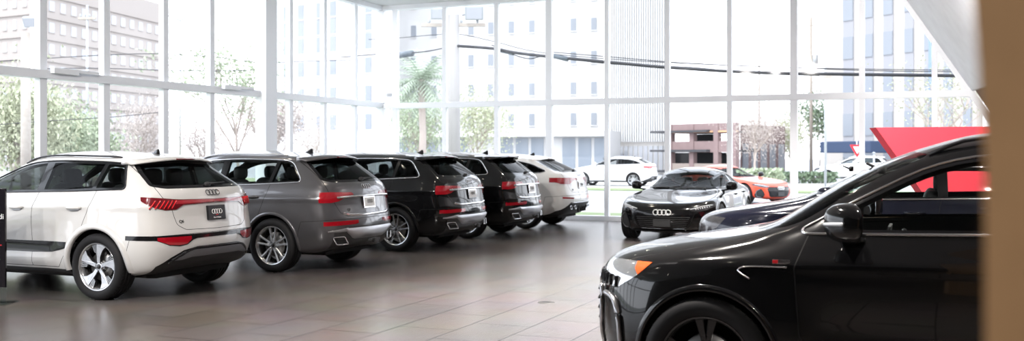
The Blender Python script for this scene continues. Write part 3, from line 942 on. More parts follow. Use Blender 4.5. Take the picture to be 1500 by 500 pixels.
    for sg in (1, -1):
        m = MB().tube([Vector((p.x, sg * p.y, p.z)) for p in fr], .0085, 6, 0, None, False, (1, .8), (0, 1, 0), True)
        m.build('window_trim', gloss_black if q6 else chrome, root)
    liners(root, WB, Ra, .90, cz + .012); floor_pan(root, (WB, -RO + .42, xn - .45, .82))
    if q6:
        def wfn(a): return .075
        for cx in (0, WB): arch_lip(B, root, cx, cz + .012, Ra - .006, wfn, math.radians(-9), math.radians(189), paint, h=.012)
    else:
        for cx in (0, WB): arch_lip(B, root, cx, cz + .012, Ra - .006, .045, math.radians(-9), math.radians(189), paint, h=.008)
    yw = .845
    for x in (0, WB):
        for sg in (1, -1): make_wheel(root, R, wheel, (x, sg * yw, R), sg < 0, x > 0)
    # spoiler
    vs = []; fs = []
    zsp = 1.66 + dz - (.05 if q8 else 0); xs = -(.36 - rake * 2.0) * s
    secs = [(.02, .030), (-.10, .018), (-.20, -.002), (-.235, -.022), (-.225, -.036), (-.12, -.030), (.02, -.035)]
    ny = 14
    for k in range(ny + 1):
        y = -.70 + 1.40 * k / ny; e = abs(y) / .70
        xo = xs + .10 * e * e; zo = zsp - .055 * e * e + .010
        ln = 1 - .35 * e ** 6
        for (dx, dzz) in secs: vs.append((xo + dx * ln, y, zo + dzz))
    K = len(secs)
    for k in range(ny):
        for q in range(K):
            fs.append([k * K + q, k * K + (q + 1) % K, (k + 1) * K + (q + 1) % K, (k + 1) * K + q])
    fs.append([q for q in range(K)][::-1]); fs.append([ny * K + q for q in range(K)])
    sp = MB().add(vs, fs).build('spoiler', paint, root)
    m = MB().tube([(xs - .232 + .10 * (y / .7) ** 2, y, zsp - .015) for y in [-.16 + .04 * k for k in range(9)]], .010, 6, 0, None, True, (1, .9))
    m.build('brake_light', tail_dark if not near else tail_dark, sp)
    if not q8: wiper(B, root, 0.0, -.34 if q6 else -.30, 1.315, 1.325)
    else: wiper(B, root, 0, -.3, 1.31, 1.32)
    fin_antenna(B, root, .02 if not q8 else .2, gloss_black)
    roof_rail(B, root, .0 if not q8 else .3, 1.62 + kw, .60, rail_black if (q6 or q8 or near) else satin, .012 if not near else .03)
    # handles
    for sd, sg in (('l', 1), ('r', -1)):
        hz = 1.055 if q6 else 1.07
        door_handle(B, doors['r' + sd], .33, hz, paint, sg); door_handle(B, doors['f' + sd], 1.25, hz - .01, paint, sg)
    # tail badges
    zr4 = 1.225 if not q8 else 1.20
    p, n = B.rear(0, zr4 if q6 else 1.215, .004); put(rings4(.034, .005), 'ring_badge', pbr('badge_dark_' + v, (.10, .10, .11), .2, .8) if q6 else chrome, root, frame(p, n))
    name = {'electric': 'Q6', 'coupe': 'Q8'}.get(v, 'Q7')
    ty = .545 if q6 else .50
    p, n = B.rear(ty, .905 if q6 else .89, .002); putext(name, .052, print_black if q6 else gloss_black, root, frame(p, n), 'model_badge')
    p, n = B.rear(0, .985, .016)
    n = Vector((-1, 0, .12)).normalized()
    m = MB().box((0, 0, -.004), (.325, .175, .018), 0, None, .006)
    pl = put(m, 'plate_holder', plate_black if q6 else chrome, root, frame(p, n))
    fm = Matrix.Translation((0, 0, .0065))
    if q6:
        put(MB().box((0, 0, 0), (.30, .15, .004)), 'number_plate', plate_black, pl, fm)
        put(rings4(.026, .0035), 'ring_badge', print_white, pl, Matrix.Translation((0, .012, .010)))
        putext('Audi', .020, print_red, pl, Matrix.Translation((0, -.028, .009)), 'plate_lettering')
        putext('New Orleans', .024, print_white, pl, Matrix.Translation((0, -.060, .009)), 'plate_lettering')
        putext('Audi Q6 e-tron', .012, print_red, pl, Matrix.Translation((0, .076, .007)), 'plate_lettering') if False else None
    else:
        put(MB().box((0, 0, 0), (.28, .135, .004)), 'number_plate', plate_white, pl, fm)
        put(rings4(.022, .003), 'ring_badge', print_black, pl, Matrix.Translation((0, .012, .010)))
    # chrome bar, diffuser, exhausts
    if v in ('grey', 'near'):
        ys = [-.70 + 1.40 * k / 24 for k in range(25)]
        m = MB().tube([B.rear(y, 1.085 - .012 * (abs(y) / .66) ** 2, .022)[0] for y in ys], .015, 8, 0, None, True, (1.0, 1.1)); m.build('tailgate_bar', chrome, root)
        ys = [-.62 + 1.24 * k / 24 for k in range(25)]
        m = MB().tube([B.rear(y, .815 + .03 * (abs(y) / .62) ** 6, .006)[0] for y in ys], .013, 8, 0, None, True, (.6, 1.5)); m.build('tailgate_strip', chrome, root)
        # silver skid frame
        def band3(pts, w, name, mat, parent=root, off=.02):
            m = MB(); P = []
            for sg in (1, -1):
                m.tube([B.rear(sg * y, z, off)[0] for y, z in pts], w, 8, 0, None, True, (1.0, 1.0))
            return m.build(name, mat, parent)
        # filled silver centre panel with folded edge
        top = [(-.46, .635), (.46, .635)]; mm = MB()
        nY = 22; vs = []; fs = []
        for k in range(nY + 1):
            y = -.60 + 1.2 * k / nY
            zt = .635
            e = max(0, (abs(y) - .40) / .20)
            zb = .475 + .12 * min(1, e) ** 1.2
            for q in range(5):
                z = zb + (zt - zb) * q / 4
                p, n = B.rear(y, z, .030 if 0 < q < 4 else .008); vs.append(p)
        for k in range(nY):
            for q in range(4): fs.append([k * 5 + q, k * 5 + q + 1, (k + 1) * 5 + q + 1, (k + 1) * 5 + q])
        mm.add(vs, fs); mm.build('skid_plate', satin, root)
        for sg in (1, -1):
            m = MB(); vs = []; fs = []
            for k in range(9):
                t = k / 8; y = .56 + .30 * t
                zc = .615 - .02 * t; hh = .030 * (1 - t * .7)
                for q in range(3): vs.append(B.rear(sg * y, zc + hh * (q - 1), .022 if q == 1 else .006)[0])
            for k in range(8):
                for q in range(2): fs.append([k * 3 + q, k * 3 + q + 1, (k + 1) * 3 + q + 1, (k + 1) * 3 + q])
            m.add(vs, fs); m.build('bumper_strip', satin, root)
            # exhaust trim: slanted trapezoid frame
            yc, zc = sg * .66, .47
            p, n = B.rear(yc, zc, .028)
            pts = [(-.135, -.052), (.085, -.052), (.14, .055), (-.075, .055)]
            fr_ = rpoly(pts, .02, 3)
            M = frame(p, (n.x, n.y * .8, .12)) @ Matrix.Scale(-1 if sg > 0 else 1, 4, (1, 0, 0))
            m = MB().tube([(x, y, 0) for x, y in fr_], .009, 6, 0, None, False, None, (0, 0, 1), True)
            ex = put(m, 'exhaust_trim', chrome, root, M)
            m = MB(); nf = len(fr_); m.add([(x, y, -.02) for x, y in fr_] , [list(range(nf))], 0, False)
            put(m, 'exhaust_opening', gap_black, ex, Matrix.Identity(4))
        m = MB().box((-RO - .03, 0, .43), (.10, .07, .07), 0, None, .006).box((-RO - .02, 0, .44), (.05, .26, .035), 0, None, .008)
        m.build('tow_hitch', plastic, root)
    elif q6:
        ys = [-.70 + 1.40 * k / 20 for k in range(21)]
        m = MB().tube([B.rear(y, .60 - .16 * max(0, (abs(y) - .38) / .32) ** 1.3, .012)[0] for y in ys], .012, 8, 0, None, True); m.build('diffuser_edge', gloss_black, root)
    if q8:
        for sg in (1, -1):
            for yy in (.60, .42):
                p, n = B.rear(sg * yy, .50, .02)
                m = MB().tube([(.055 * math.cos(a), .042 * math.sin(a), 0) for a in [2 * PI * i / 20 for i in range(20)]], .008, 6, 0, None, False, None, (0, 0, 1), True)
                put(m, 'exhaust_trim', chrome, root, frame(p, (-1, 0, .1)))
        for y in (-.24, -.08, .08, .24):
            p, n = B.rear(y, .46, .02); MB().box(p, (.05, .014, .14), 0, None, .004).build('diffuser_fin', plastic, root)
        ys = [-.6 + 1.2 * k / 20 for k in range(21)]
        m = MB().tube([B.rear(y, .60, .012)[0] for y in ys], .014, 8); m.build('bumper_strip', satin, root)
    # mirrors
    for sg in (1, -1):
        mirror_housing(root, paint, (WB - (.86 if near else .80), .885, 1.165), sg, 1.0 if not near else 1.14)
    seats(root, 1.35, .40, .05)
    return B, doors

# ------------------------------------------------------------------ low four-door coupe
def make_gt(root, paint):
    WB = 2.90; R = .362; xn = 3.83; cz = R
    L = [
        (-.90, .15, .68, .30, .24, .20, .17, .83, 3.58, .32, .74),
        (-1.10, .25, .80, .38, .28, .23, .20, .925, 3.75, .42, .85),
        (-1.15, .32, .88, .50, .42, .38, .32, .965, 3.82, .48, .905),
        (-1.16, .34, .90, .64, .58, .54, .46, .975, 3.84, .50, .915),
        (-1.14, .32, .90, .78, .71, .66, .60, .965, 3.82, .49, .91),
        (-1.12, .30, .88, .90, .83, .76, .70, .955, 3.76, .47, .89),
        (-1.07, .28, .84, .99, .92, .84, .765, .945, 3.62, .46, .865),
        (-.95, .26, .78, 1.03, .98, .90, .82, .91, 3.25, .42, .82),
        (-.75, .26, .73, 1.06, 1.02, .94, .875, .87, 2.80, .38, .77),
        (-.52, .27, .70, 1.10, 1.05, .975, .925, .84, 2.44, .35, .735),
        (-.36, .28, .68, 1.15, 1.10, 1.02, .965, .81, 2.25, .36, .70),
        (.00, .28, .63, 1.25, 1.20, 1.14, 1.08, .745, 1.94, .38, .65),
        (.34, .20, .565, 1.345, 1.29, 1.255, 1.235, .665, 1.60, .28, .575),
        (.60, .14, .49, 1.385, 1.35, 1.335, 1.325, .58, 1.42, .18, .49),
        (.76, .06, .27, 1.405, 1.40, 1.395, 1.385, .29, 1.28, .07, .26),
    ]
    def disp(c, n):
        d = Vector((0, 0, 0)); sy = abs(n.y)
        if c.y > .45 and c.z < 1.0:
            for ax in (0, WB):
                r = math.hypot(c.x - ax, c.z - cz)
                if r < .85:
                    k = (1 - sstep(.38, .72, r))
                    d.y += .034 * k * sstep(.2, .6, sy); d.z += .03 * k * sstep(.3, .8, n.z)
        if c.x > 2.3 and n.z > .5 and c.y < .8:      # raised centre of the bonnet between two valleys
            d.z += .012 * math.exp(-((c.y - .62) / .07) ** 2) + .010 * math.exp(-((c.y - .30) / .05) ** 2)
        if c.x > xn - .6 and n.x > .3:
            d.x -= .03 * math.exp(-((c.z - .655) / .03) ** 2) * (1 if c.y < .55 else 0)
        return d
    B = Body(L, plan_fn, (.9, 1.1, 1.415, 1.435, 1.405), disp, 6)
    side = lambda c, n: c.y > .4 and abs(n.y) > .25
    low = lambda c, n: c.y > .45
    Ra = .405; g = .0032
    def circ(cx, r, n=36): return [(cx + r * math.cos(2 * PI * i / n), cz + .012 + r * math.sin(2 * PI * i / n)) for i in range(n)]
    arc = lambda cx, a0, a1, r=.47, n=7: [(cx + r * math.cos(math.radians(a0 + (a1 - a0) * k / n)), cz + r * math.sin(math.radians(a0 + (a1 - a0) * k / n))) for k in range(n + 1)]
    dlo = rpoly([(2.12, 1.00, .04), (1.78, 1.13, .2), (1.36, 1.255, .2), (.95, 1.29, .2), (.45, 1.265, .2), (.03, 1.175, .1), (-.26, 1.08, .03), (.4, 1.045, 0)], .03, 5)
    rdoor = rpoly([(1.05, .28), (.58, .28)] + arc(0, 20, 66) + [(.12, .92), (.14, 1.055), (1.0, 1.02), (1.03, .8)], .012, 2)
    fdoor = rpoly([(1.05, .28), (1.03, .8), (1.0, 1.02), (2.22, .95), (2.32, .8), (2.28, .5), (2.20, .28)], .012, 2)
    for nm, p in (('rear_door', rdoor), ('front_door', fdoor)):
        B.region(nm, [('xz', p)], side); B.ring('gap', 'xz', p, -g, g, side)
    hood = rpoly([(2.36, -.05), (2.30, .62), (2.36, .70), (2.9, .74), (3.35, .66), (3.58, .50), (3.70, .30), (3.72, -.05)], 0, 3)
    hc = lambda c, n: c.x > 2.1 and c.z > .66 and n.z > .2
    B.region('hood', [('xy', hood)], hc); B.ring('gap', 'xy', hood, -g, g, hc)
    ws = rpoly([(-.05, .955), (.58, .965, .05), (.70, 1.0, .04), (.63, 1.12, .2), (.52, 1.27, .08), (-.05, 1.315)], 0, 4)
    wc = lambda c, n: c.x > 1.0 and n.x > .12 and c.z > .9
    B.region('windshield', [('yz', ws)], wc); pass
    rw = rpoly([(-.05, 1.08), (.55, 1.08, .05), (.60, 1.11, .04), (.48, 1.24, .05), (-.05, 1.29)], 0, 4)
    rc = lambda c, n: c.x < .45 and n.x < -.1 and c.z > 1.0
    B.region('rear_window', [('yz', rw)], rc)
    B.ring('trim_black', 'xz', dlo, 0, .012, side); B.region('trim_black', [('xz', dlo)], side)
    inn = offset_poly(dlo, -.014)
    B.region('rear_door_glass', [('xz', inn), ('xz', [(-.4, .9), (.92, .9), (.94, 1.5), (-.4, 1.5)])], side, ['trim_black'])
    B.region('front_door_glass', [('xz', inn), ('xz', [(1.00, .9), (2.3, .9), (2.3, 1.5), (1.02, 1.5)])], side, ['trim_black'])
    f = lambda c, n: c.x > WB + .1 and n.x > .15
    f2 = lambda c, n: c.x > WB + .2 and c.z > .5
    grille = rpoly([(-.05, .615), (.50, .625, .02), (.60, .56, .02), (.50, .30, .02), (.42, .265, .02), (-.05, .26)], 0, 3)
    B.region('grille', [('yz', grille)], f); B.ring('gap', 'yz', grille, 0, .008, f)
    curtain = rpoly([(.70, .24), (.84, .25), (.915, .34), (.90, .50), (.80, .585), (.74, .50), (.68, .36)], .02, 3)
    B.region('air_intake', [('yz', curtain)], f)
    hl = rpoly([(.50, .632), (.60, .600), (.80, .625), (.93, .69), (.91, .735), (.80, .725), (.62, .69)], .008, 2)
    B.region('headlamp', [('xz', [(WB + .18, .4), (5, .4), (5, 1), (WB + .18, 1)]), ('yz', hl)], f2); B.ring('gap', 'yz', hl, 0, .005, f2)
    B.region('sill', [('xz', [(.3, .1), (WB - .3, .1), (WB - .3, .275), (.3, .275)])], low)
    for cx in (0, WB): B.region('hole', [('xz', circ(cx, Ra))], low)
    B.region('tail_lamp', [('yz', [(-.05, .84), (1.1, .82), (1.1, .90), (-.05, .89)])], lambda c, n: c.x < -.6)
    B.finish()
    B.part(['body', 'gap', 'trim_black'], 'body', [paint, gap_black, gloss_black], root, mat_of={'body': 0, 'gap': 1, 'trim_black': 2})
    B.part(['hood'], 'hood', paint, root)
    for sd, sg in (('l', 1), ('r', -1)):
        rd = B.part(['rear_door'], 'rear_door', paint, root, sd); fd = B.part(['front_door'], 'front_door', paint, root, sd)
        B.part(['rear_door_glass'], 'rear_door_window', glass_dark, root, sd)
        B.part(['front_door_glass'], 'front_door_window', glass_clear, root, sd)
        B.part(['sill'], 'sill', gloss_black, root, sd)
        B.part(['air_intake'], 'air_intake', plastic, root, sd, -.01, thick=-.02)
        B.part(['headlamp'], 'headlamp', lamp_inner, root, sd, .002, thick=.02)
        door_handle(B, rd, .30, .88, paint, sg); door_handle(B, fd, 1.25, .86, paint, sg)
        # daytime light line along the top edge of the lamp, and the lens boxes below
        m = MB(); pts = [B.front(sg * y, z, .008)[0] for y, z in ((.52, .640), (.60, .655), (.70, .685), (.80, .708), (.885, .715))]
        m.tube(pts, .0065, 6, 0)
        for k in range(7):
            p, n = B.front(sg * (.62 + .036 * k), .640 + .008 * k, .006); m.box(p, (.010, .022, .026), 0, Matrix.Rotation(-sg * .5, 4, 'Z'), .003)
        m.build('light_strip', led, root)
        m = MB(); pts = [B.front(sg * y, z, .008)[0] for y, z in ((.88, .33), (.90, .44), (.875, .50), (.81, .555))]
        m.tube(pts, .007, 6); pts = [B.front(sg * y, z, .006)[0] for y, z in ((.74, .27), (.83, .275), (.88, .33))]; m.tube(pts, .007, 6)
        m.build('intake_trim', satin, root)
        mirror_housing(root, gloss_black, (2.02, .83, .955), sg, .92, strip=None)
    # bars of the lower grille
    for z in (.31, .345, .38, .415, .45, .485):
        w = .44 + (z - .30) * .45
        m = MB().tube([B.front(-w + 2 * w * k / 16, z, .010)[0] for k in range(17)], .007, 6); m.build('grille_bar', plastic, root)
    m = MB().tube([B.front(-.66 + 1.32 * k / 20, .225 , .014)[0] for k in range(21)], .012, 8, 0, None, True, (1.5, .7)); m.build('front_lip', gloss_black, root)
    p, n = B.front(0, .375, .012); put(MB().box((0, 0, 0), (.34, .14, .014), 0, None, .004), 'plate_holder', plate_black, root, frame(p, (1, 0, .05)))
    p, n = B.front(0, .575, .010); put(rings4(.050, .0085), 'ring_badge', print_white, root, frame(p, (1, 0, .15)))
    B.part(['windshield'], 'windshield', glass_wind, root); B.part(['rear_window'], 'rear_window', glass_mid, root)
    B.part(['grille'], 'grille', gloss_black, root, 'both', -.004); B.part(['tail_lamp'], 'tail_lamp', tail_red, root)
    B.part(['body', 'trim_black', 'front_door', 'rear_door'], 'headliner', cabin, root, 'both', -.04, lambda c: -.5 < c.x < 2.25 and c.z > .55, flipn=True)
    fr = follow_side(B, subdiv(offset_poly(dlo, .008)), .003)
    for sg in (1, -1):
        MB().tube([Vector((p.x, sg * p.y, p.z)) for p in fr], .007, 6, 0, None, False, (1, .8), (0, 1, 0), True).build('window_trim', gloss_black, root)
    liners(root, WB, Ra, .90, cz + .012); floor_pan(root, (WB, -.7, xn - .5, .80))
    for cx in (0, WB): arch_lip(B, root, cx, cz + .012, Ra - .006, .035, math.radians(-9), math.radians(189), paint, h=.006)
    for x in (0, WB):
        for sg in (1, -1): make_wheel(root, R, 'blade', (x, sg * .85, R), sg < 0, x > 0)
    # two wipers at the foot of the windscreen
    for y0, y1 in ((.50, -.05), (-.10, -.60)):
        m = MB(); m.tube([B.front(y0 + (y1 - y0) * k / 8, .985 + .012 * math.sin(k / 8 * PI), .016)[0] for k in range(9)], .010, 6); m.build('wiper', plastic, root)
    seats(root, 1.10, .42, -.27)
    m = MB().ell((.98, 0, 1.36), (.4, .03, .03)) if False else None
    return B
# ------------------------------------------------------------------ place: camera at the origin, X along the back glass wall, Y towards it
CAMZ = 1.67; F = 1458.0; YAW = math.atan2(616, 1458)
sc = bpy.context.scene
cam = bpy.data.cameras.new('camera'); camo = bpy.data.objects.new('camera', cam); C.objects.link(camo)
cam.lens = 35; cam.sensor_width = 36; cam.shift_y = -22 / 1500; camo.location = (0, 0, CAMZ); camo.rotation_euler = (PI / 2, 0, YAW)
cam.clip_end = 1000; cam.dof.use_dof = True; cam.dof.focus_distance = 10.0; cam.dof.aperture_fstop = 2.0
sc.camera = camo
cY, sY = math.cos(YAW), math.sin(YAW)
def W(x, y, Z):
    """the point that stands Z metres in front of the camera plane, seen at pixel x, y"""
    xc = (x - 750) / F * Z; zc = CAMZ - (y - 228) / F * Z
    return Vector((cY * xc - sY * Z, sY * xc + cY * Z, zc))
def struct(o): o['kind'] = 'structure'; return o

white_frame = pbr('frame_white', (.82, .84, .88), .4)
grey_frame = pbr('frame_grey', (.36, .37, .39), .4)
wall_white = pbr('wall_white', (.55, .55, .57), .7, noise=(3, (.50, .50, .52), .3, .7))
ceil_m = pbr('ceiling_white', (.62, .62, .64), .8, noise=(2, (.59, .59, .61), .3, .7))
tan = pbr('tan_wall', (.52, .31, .155), .7, noise=(9, (.46, .275, .135), .35, .7), bump=.05)
brown = pbr('brown_wall', (.10, .075, .065), .7, noise=(6, (.08, .06, .05), .3, .7))
red_m = pbr('red_panel', (.85, .06, .09), .55, noise=(4, (.82, .055, .085), .3, .7))
dark_wall = pbr('charcoal_wall', (.06, .055, .05), .8)
win_glass = thin_glass('window_glass', (.97, .985, .985), .9, .02)

def floor_mat():
    m = bpy.data.materials.new('floor_tiles'); m.use_nodes = True; nt = m.node_tree; b = nt.nodes['Principled BSDF']; N = nt.nodes.new; Lk = nt.links.new
    tc = N('ShaderNodeTexCoord'); mp = N('ShaderNodeMapping'); mp.inputs['Rotation'].default_value = (0, 0, PI / 2)
    Lk(tc.outputs['Object'], mp.inputs['Vector'])
    br = N('ShaderNodeTexBrick'); br.offset = .5; br.inputs['Scale'].default_value = 1; br.inputs['Brick Width'].default_value = .9; br.inputs['Row Height'].default_value = .6
    br.inputs['Mortar Size'].default_value = .008; br.inputs['Mortar Smooth'].default_value = .3; br.inputs['Bias'].default_value = 0
    br.inputs['Color1'].default_value = (.122, .108, .102, 1); br.inputs['Color2'].default_value = (.140, .124, .118, 1); br.inputs['Mortar'].default_value = (.03, .027, .026, 1)
    Lk(mp.outputs[0], br.inputs['Vector'])
    no = N('ShaderNodeTexNoise'); no.inputs['Scale'].default_value = 1.2; no.inputs['Detail'].default_value = 5; Lk(tc.outputs['Object'], no.inputs['Vector'])
    mx = N('ShaderNodeMix'); mx.data_type = 'RGBA'; mx.blend_type = 'MULTIPLY'; mx.inputs[0].default_value = .35
    Lk(br.outputs['Color'], mx.inputs[6]); Lk(no.outputs['Color'], mx.inputs[7]); Lk(mx.outputs[2], b.inputs['Base Color'])
    b.inputs['Roughness'].default_value = .26; b.inputs['Specular IOR Level'].default_value = .5
    bp = N('ShaderNodeBump'); bp.inputs['Strength'].default_value = .3; bp.inputs['Distance'].default_value = .003; bp.invert = True
    Lk(br.outputs['Fac'], bp.inputs['Height']); Lk(bp.outputs[0], b.inputs['Normal'])
    return m
XL, XB, YB, YN, XR = -14.34, 6.0, 24.44, -7.0, 6.0
HC = 5.87; HT = 3.06
m = MB().box(((XL + 9.0) / 2, (YB + YN) / 2, -.1), (9.0 - XL, YB - YN, .2)); fl = struct(m.build('floor', floor_mat()))
m = MB().box(((XL + 9.0) / 2, (YB + YN) / 2, HC + .1), (9.0 - XL, YB - YN, .2)); struct(m.build('ceiling', ceil_m))
# solid walls behind and beside the photographer
m = MB().box(((XL + 9.0) / 2, YN, HC / 2), (9.0 - XL, .2, HC)); struct(m.build('wall_back', dark_wall))

def glazed_wall(name, P0, P1, us, thick, transoms, first=1, skip=None, wide={}):
    """frames of a glass wall from P0 to P1, mullions at distances us"""
    d = (P1 - P0); Lw = d.length; d.normalize(); n = Vector((-d.y, d.x, 0)); ang = math.atan2(d.y, d.x); RM = Matrix.Rotation(ang, 4, 'Z')
    fr = MB()
    for u, wd in us:
        c = P0 + d * u; fr.box((c.x, c.y, HC / 2), (wd, thick, HC), 0, RM, .004)
    for z, hgt, dep in transoms:
        c = P0 + d * Lw / 2; fr.box((c.x, c.y, z), (Lw, dep, hgt), 0, RM, .004)
    o = struct(fr.build(name, white_frame)); return d, RM
us_back = [(.0, .22), (.47, .09)] + [(2.02 + 1.553 * k, .085 if k != 2 and k != 6 else .13) for k in range(10)]
us_back = [(.0, .24), (.47, .16), (2.02, .12), (3.58, .12), (5.08, .17), (6.66, .12), (8.24, .12), (9.78, .12), (11.30, .17), (12.83, .12), (14.38, .12)]
P0 = Vector((XL, YB, 0)); P1 = Vector((XL + 17.2, YB, 0))
m = MB()
# slanted right edge of the glass: x at height z
def slx(z): return .73 + (3.165 - z) * .64
for u, wd in us_back:
    x = XL + u; top = HC if x < slx(HC) else 3.165 - (x - .73) / .64
    m.box((x, YB, top / 2), (wd, .14, top), 0, None, .004)
for z, hgt, dep in ((HT, .15, .17), (HC - .06, .12, .24), (.06, .12, .20)):
    xe = slx(z); m.box(((XL + xe) / 2, YB, z), (xe - XL, dep, hgt), 0, None, .004)
m.tube([(slx(HC), YB - .02, HC), (slx(0), YB - .02, 0)], .10, 4, 0, None, True, (1, 1), (0, 1, 0))
struct(m.build('window_1', white_frame))
# panes, each its own sheet of glass
def pane(x0, x1, z0, z1, y=None, x=None, parent=None):
    pass
g = MB(); xs = [XL + u for u, _ in us_back]
for a, b in zip(xs, xs[1:] + [slx(0)]):
    for z0, z1 in ((.1, HT), (HT, HC)):
        q = [(a, z0), (min(b, slx(z0)), z0), (min(b, slx(z1)), z1), (a, z1)]
        if min(b, slx(z1)) <= a:
            q = [(a, z0), (min(b, slx(z0)), z0), (a, 3.165 - (a - .73) / .64)]
            if min(b, slx(z0)) <= a: continue
        elif b > slx(z1) and b < slx(z0): q = [(a, z0), (b, z0), (b, 3.165 - (b - .73) / .64), (slx(z1), z1), (a, z1)]
        vs = [(x, YB, z) for x, z in q]; g.add(vs, [list(range(len(vs)))], 0, False)
struct(g.build('window_2', win_glass))
# left glass wall: mullion positions read along the wall (Y)
def yl(px):
    r = (px - 750) / F   # solve X = XL:  cY*r*Z - sY*Z = XL
    Z = XL / (cY * r - sY); return sY * r * Z + cY * Z
lm = [(yl(60), .16), (yl(153), .16), (yl(240), .15), (yl(308), .15), (yl(424), .13), (yl(474), .13), (yl(519), .13)]
d0 = lm[1][0] - lm[0][0]
m = MB()
ys = [y for y, _ in lm]
for k in range(1, 10): lm.append((ys[0] - d0 * k, .16))
yc = yl(384)
for y, wd in lm: m.box((XL, y, HC / 2), (.13, wd * .95, HC), 0, None, .004)
for z, hgt, dep in ((HT + .03, .15, .24), (HC - .06, .12, .24), (.06, .12, .2)):
    m.box((XL, (YB + YN) / 2, z), (dep, YB - YN, hgt), 0, None, .004)
struct(m.build('window_3', white_frame))
m = MB().box((XL + .12, yc, HC / 2), (.30, .42, HC), 0, None, .01); struct(m.build('trim_1', white_frame))
m = MB()
for z0, z1 in ((.1, HT), (HT, HC)): m.add([(XL, YN, z0), (XL, YB, z0), (XL, YB, z1), (XL, YN, z1)], [[0, 1, 2, 3]], 0, False)
struct(m.build('window_4', win_glass))
# little junction plates on the transom
for px in (85, 330):
    y = yl(px); o = MB().box((XL + .17, y, HT + .10), (.10, .55, .10), 0, None, .006).box((XL + .17, y + .5, HT + .115), (.08, .5, .06), 0, None, .006).build('transom_bracket', white_frame)
    tag(o, 'white bracket on the rail of the left glass wall, %s' % ('above the white car' if px < 100 else 'beside the thick column'), 'bracket')

# slanted side wall: white above the rail, brown below
def slant(z0, z1, name, mat, inset=0):
    L = 22.0; dx, dy = .172, -1.0
    a = Vector((slx(z0) + .02 + inset, YB, z0)); b = Vector((slx(z1) + .02 + inset, YB, z1)); dv = Vector((dx * L, dy * L, 0)); t = Vector((.25, 0, 0))
    v = [a, b, b + dv, a + dv, a + t, b + t, b + t + dv, a + t + dv]
    MBx = MB().add(v, [[0, 1, 2, 3], [7, 6, 5, 4], [0, 4, 5, 1], [1, 5, 6, 2], [2, 6, 7, 3], [3, 7, 4, 0]], 0, False)
    return struct(MBx.build(name, mat))
slant(3.12, HC, 'wall_right', wall_white)
slant(0, 3.12, 'trim_2', brown, .10)
m = MB().box((9.0, (YB + YN) / 2, HC / 2), (.2, YB - YN, HC)); struct(m.build('wall_side', dark_wall))
# tan pier close to the camera
a = W(1437, 0, .85); 
m = MB()
x0 = (1434 - 750) / F * 1.05; x1 = (1452 - 750) / F * 1.05
def camxy(xc, Z): return (cY * xc - sY * Z, sY * xc + cY * Z)
def q4(xc0, z): return [(*camxy(xc0, .85), z), (*camxy(xc0 + .9, .85), z), (*camxy(xc0 + .9, 1.22), z), (*camxy(xc0 * 1.44 + .03, 1.22), z)]
xt = x0 - .013 * 14; 
lo = q4((1446 - 750) / F * .85, 0); md = q4((1442 - 750) / F * .85, CAMZ); hi = q4((1425 - 750) / F * .85 , CAMZ + .133); tp = q4((1425 - 750) / F * .85 - .20, HC)
vs = lo + md + hi + tp; fs = []
for k in range(3):
    for q in range(4): fs.append([k * 4 + q, k * 4 + (q + 1) % 4, k * 4 + 4 + (q + 1) % 4, k * 4 + 4 + q])
fs += [[3, 2, 1, 0], [12, 13, 14, 15]]
struct(m.add(vs, fs, 0, False).build('trim_3', tan))
# red slanted display wall
zt = 2.12
A = W(1283, 187, 15.2); Bp = W(1428, 184, 15.2)
dirx = Vector((Bp.x - A.x, Bp.y - A.y, 0)).normalized(); nn = Vector((-dirx.y, dirx.x, 0)) * .28
tl = Vector((A.x, A.y, A.z)); bl = Vector((A.x, A.y, 0)) + dirx * 1.50; tr = tl + dirx * 2.15; tr.z += .02; br_ = Vector((A.x, A.y, 0)) + dirx * 3.0
v = [bl, br_, tr, tl]; v = v + [p + nn for p in v]
o = MB().add(v, [[0, 1, 2, 3], [7, 6, 5, 4], [0, 4, 5, 1], [1, 5, 6, 2], [2, 6, 7, 3], [3, 7, 4, 0]], 0, False).build('display_wall', red_m)
tag(o, 'red slanted display wall standing behind the black cars at right', 'display wall')
# floor outlet
o = thing('floor_outlet', 'small round metal outlet cover set in the floor tiles', 'floor outlet', (*W(800, 443, F * CAMZ / 215.5)[:2], 0))
MB().lathe([(0, .006), (.085, .006), (.095, .004), (.10, 0)], 32, 0, None, 'z').build('cover', pbr('cover_metal', (.10, .10, .10), .5, .5), o)
MB().box((0, 0, .0065), (.09, .05, .003), 0, None, .001).build('hatch', plastic, o)
# dark totem at the left edge with clear foot
tp_ = W(0, 447, F * CAMZ / 217)
t = thing('display_stand', 'tall dark display stand with white lettering at the left edge of the picture', 'display stand', (tp_.x, tp_.y, 0), YAW)
gl_panel = pbr('display_panel', (.010, .009, .012), .12, 0, .5)
MB().box((-.36, 0, .74), (.86, .035, 1.12), 0, None, .006).build('panel', gl_panel, t)
acr = thin_glass('acrylic', (.80, .86, .86), 1, .12)
for xx in (.02, -.70): MB().box((xx, .0, .10), (.10, .012, .20), 0, None, .003).box((xx + .02, .0, .010), (.20, .30, .018), 0, None, .003).build('clear_foot', acr, t)
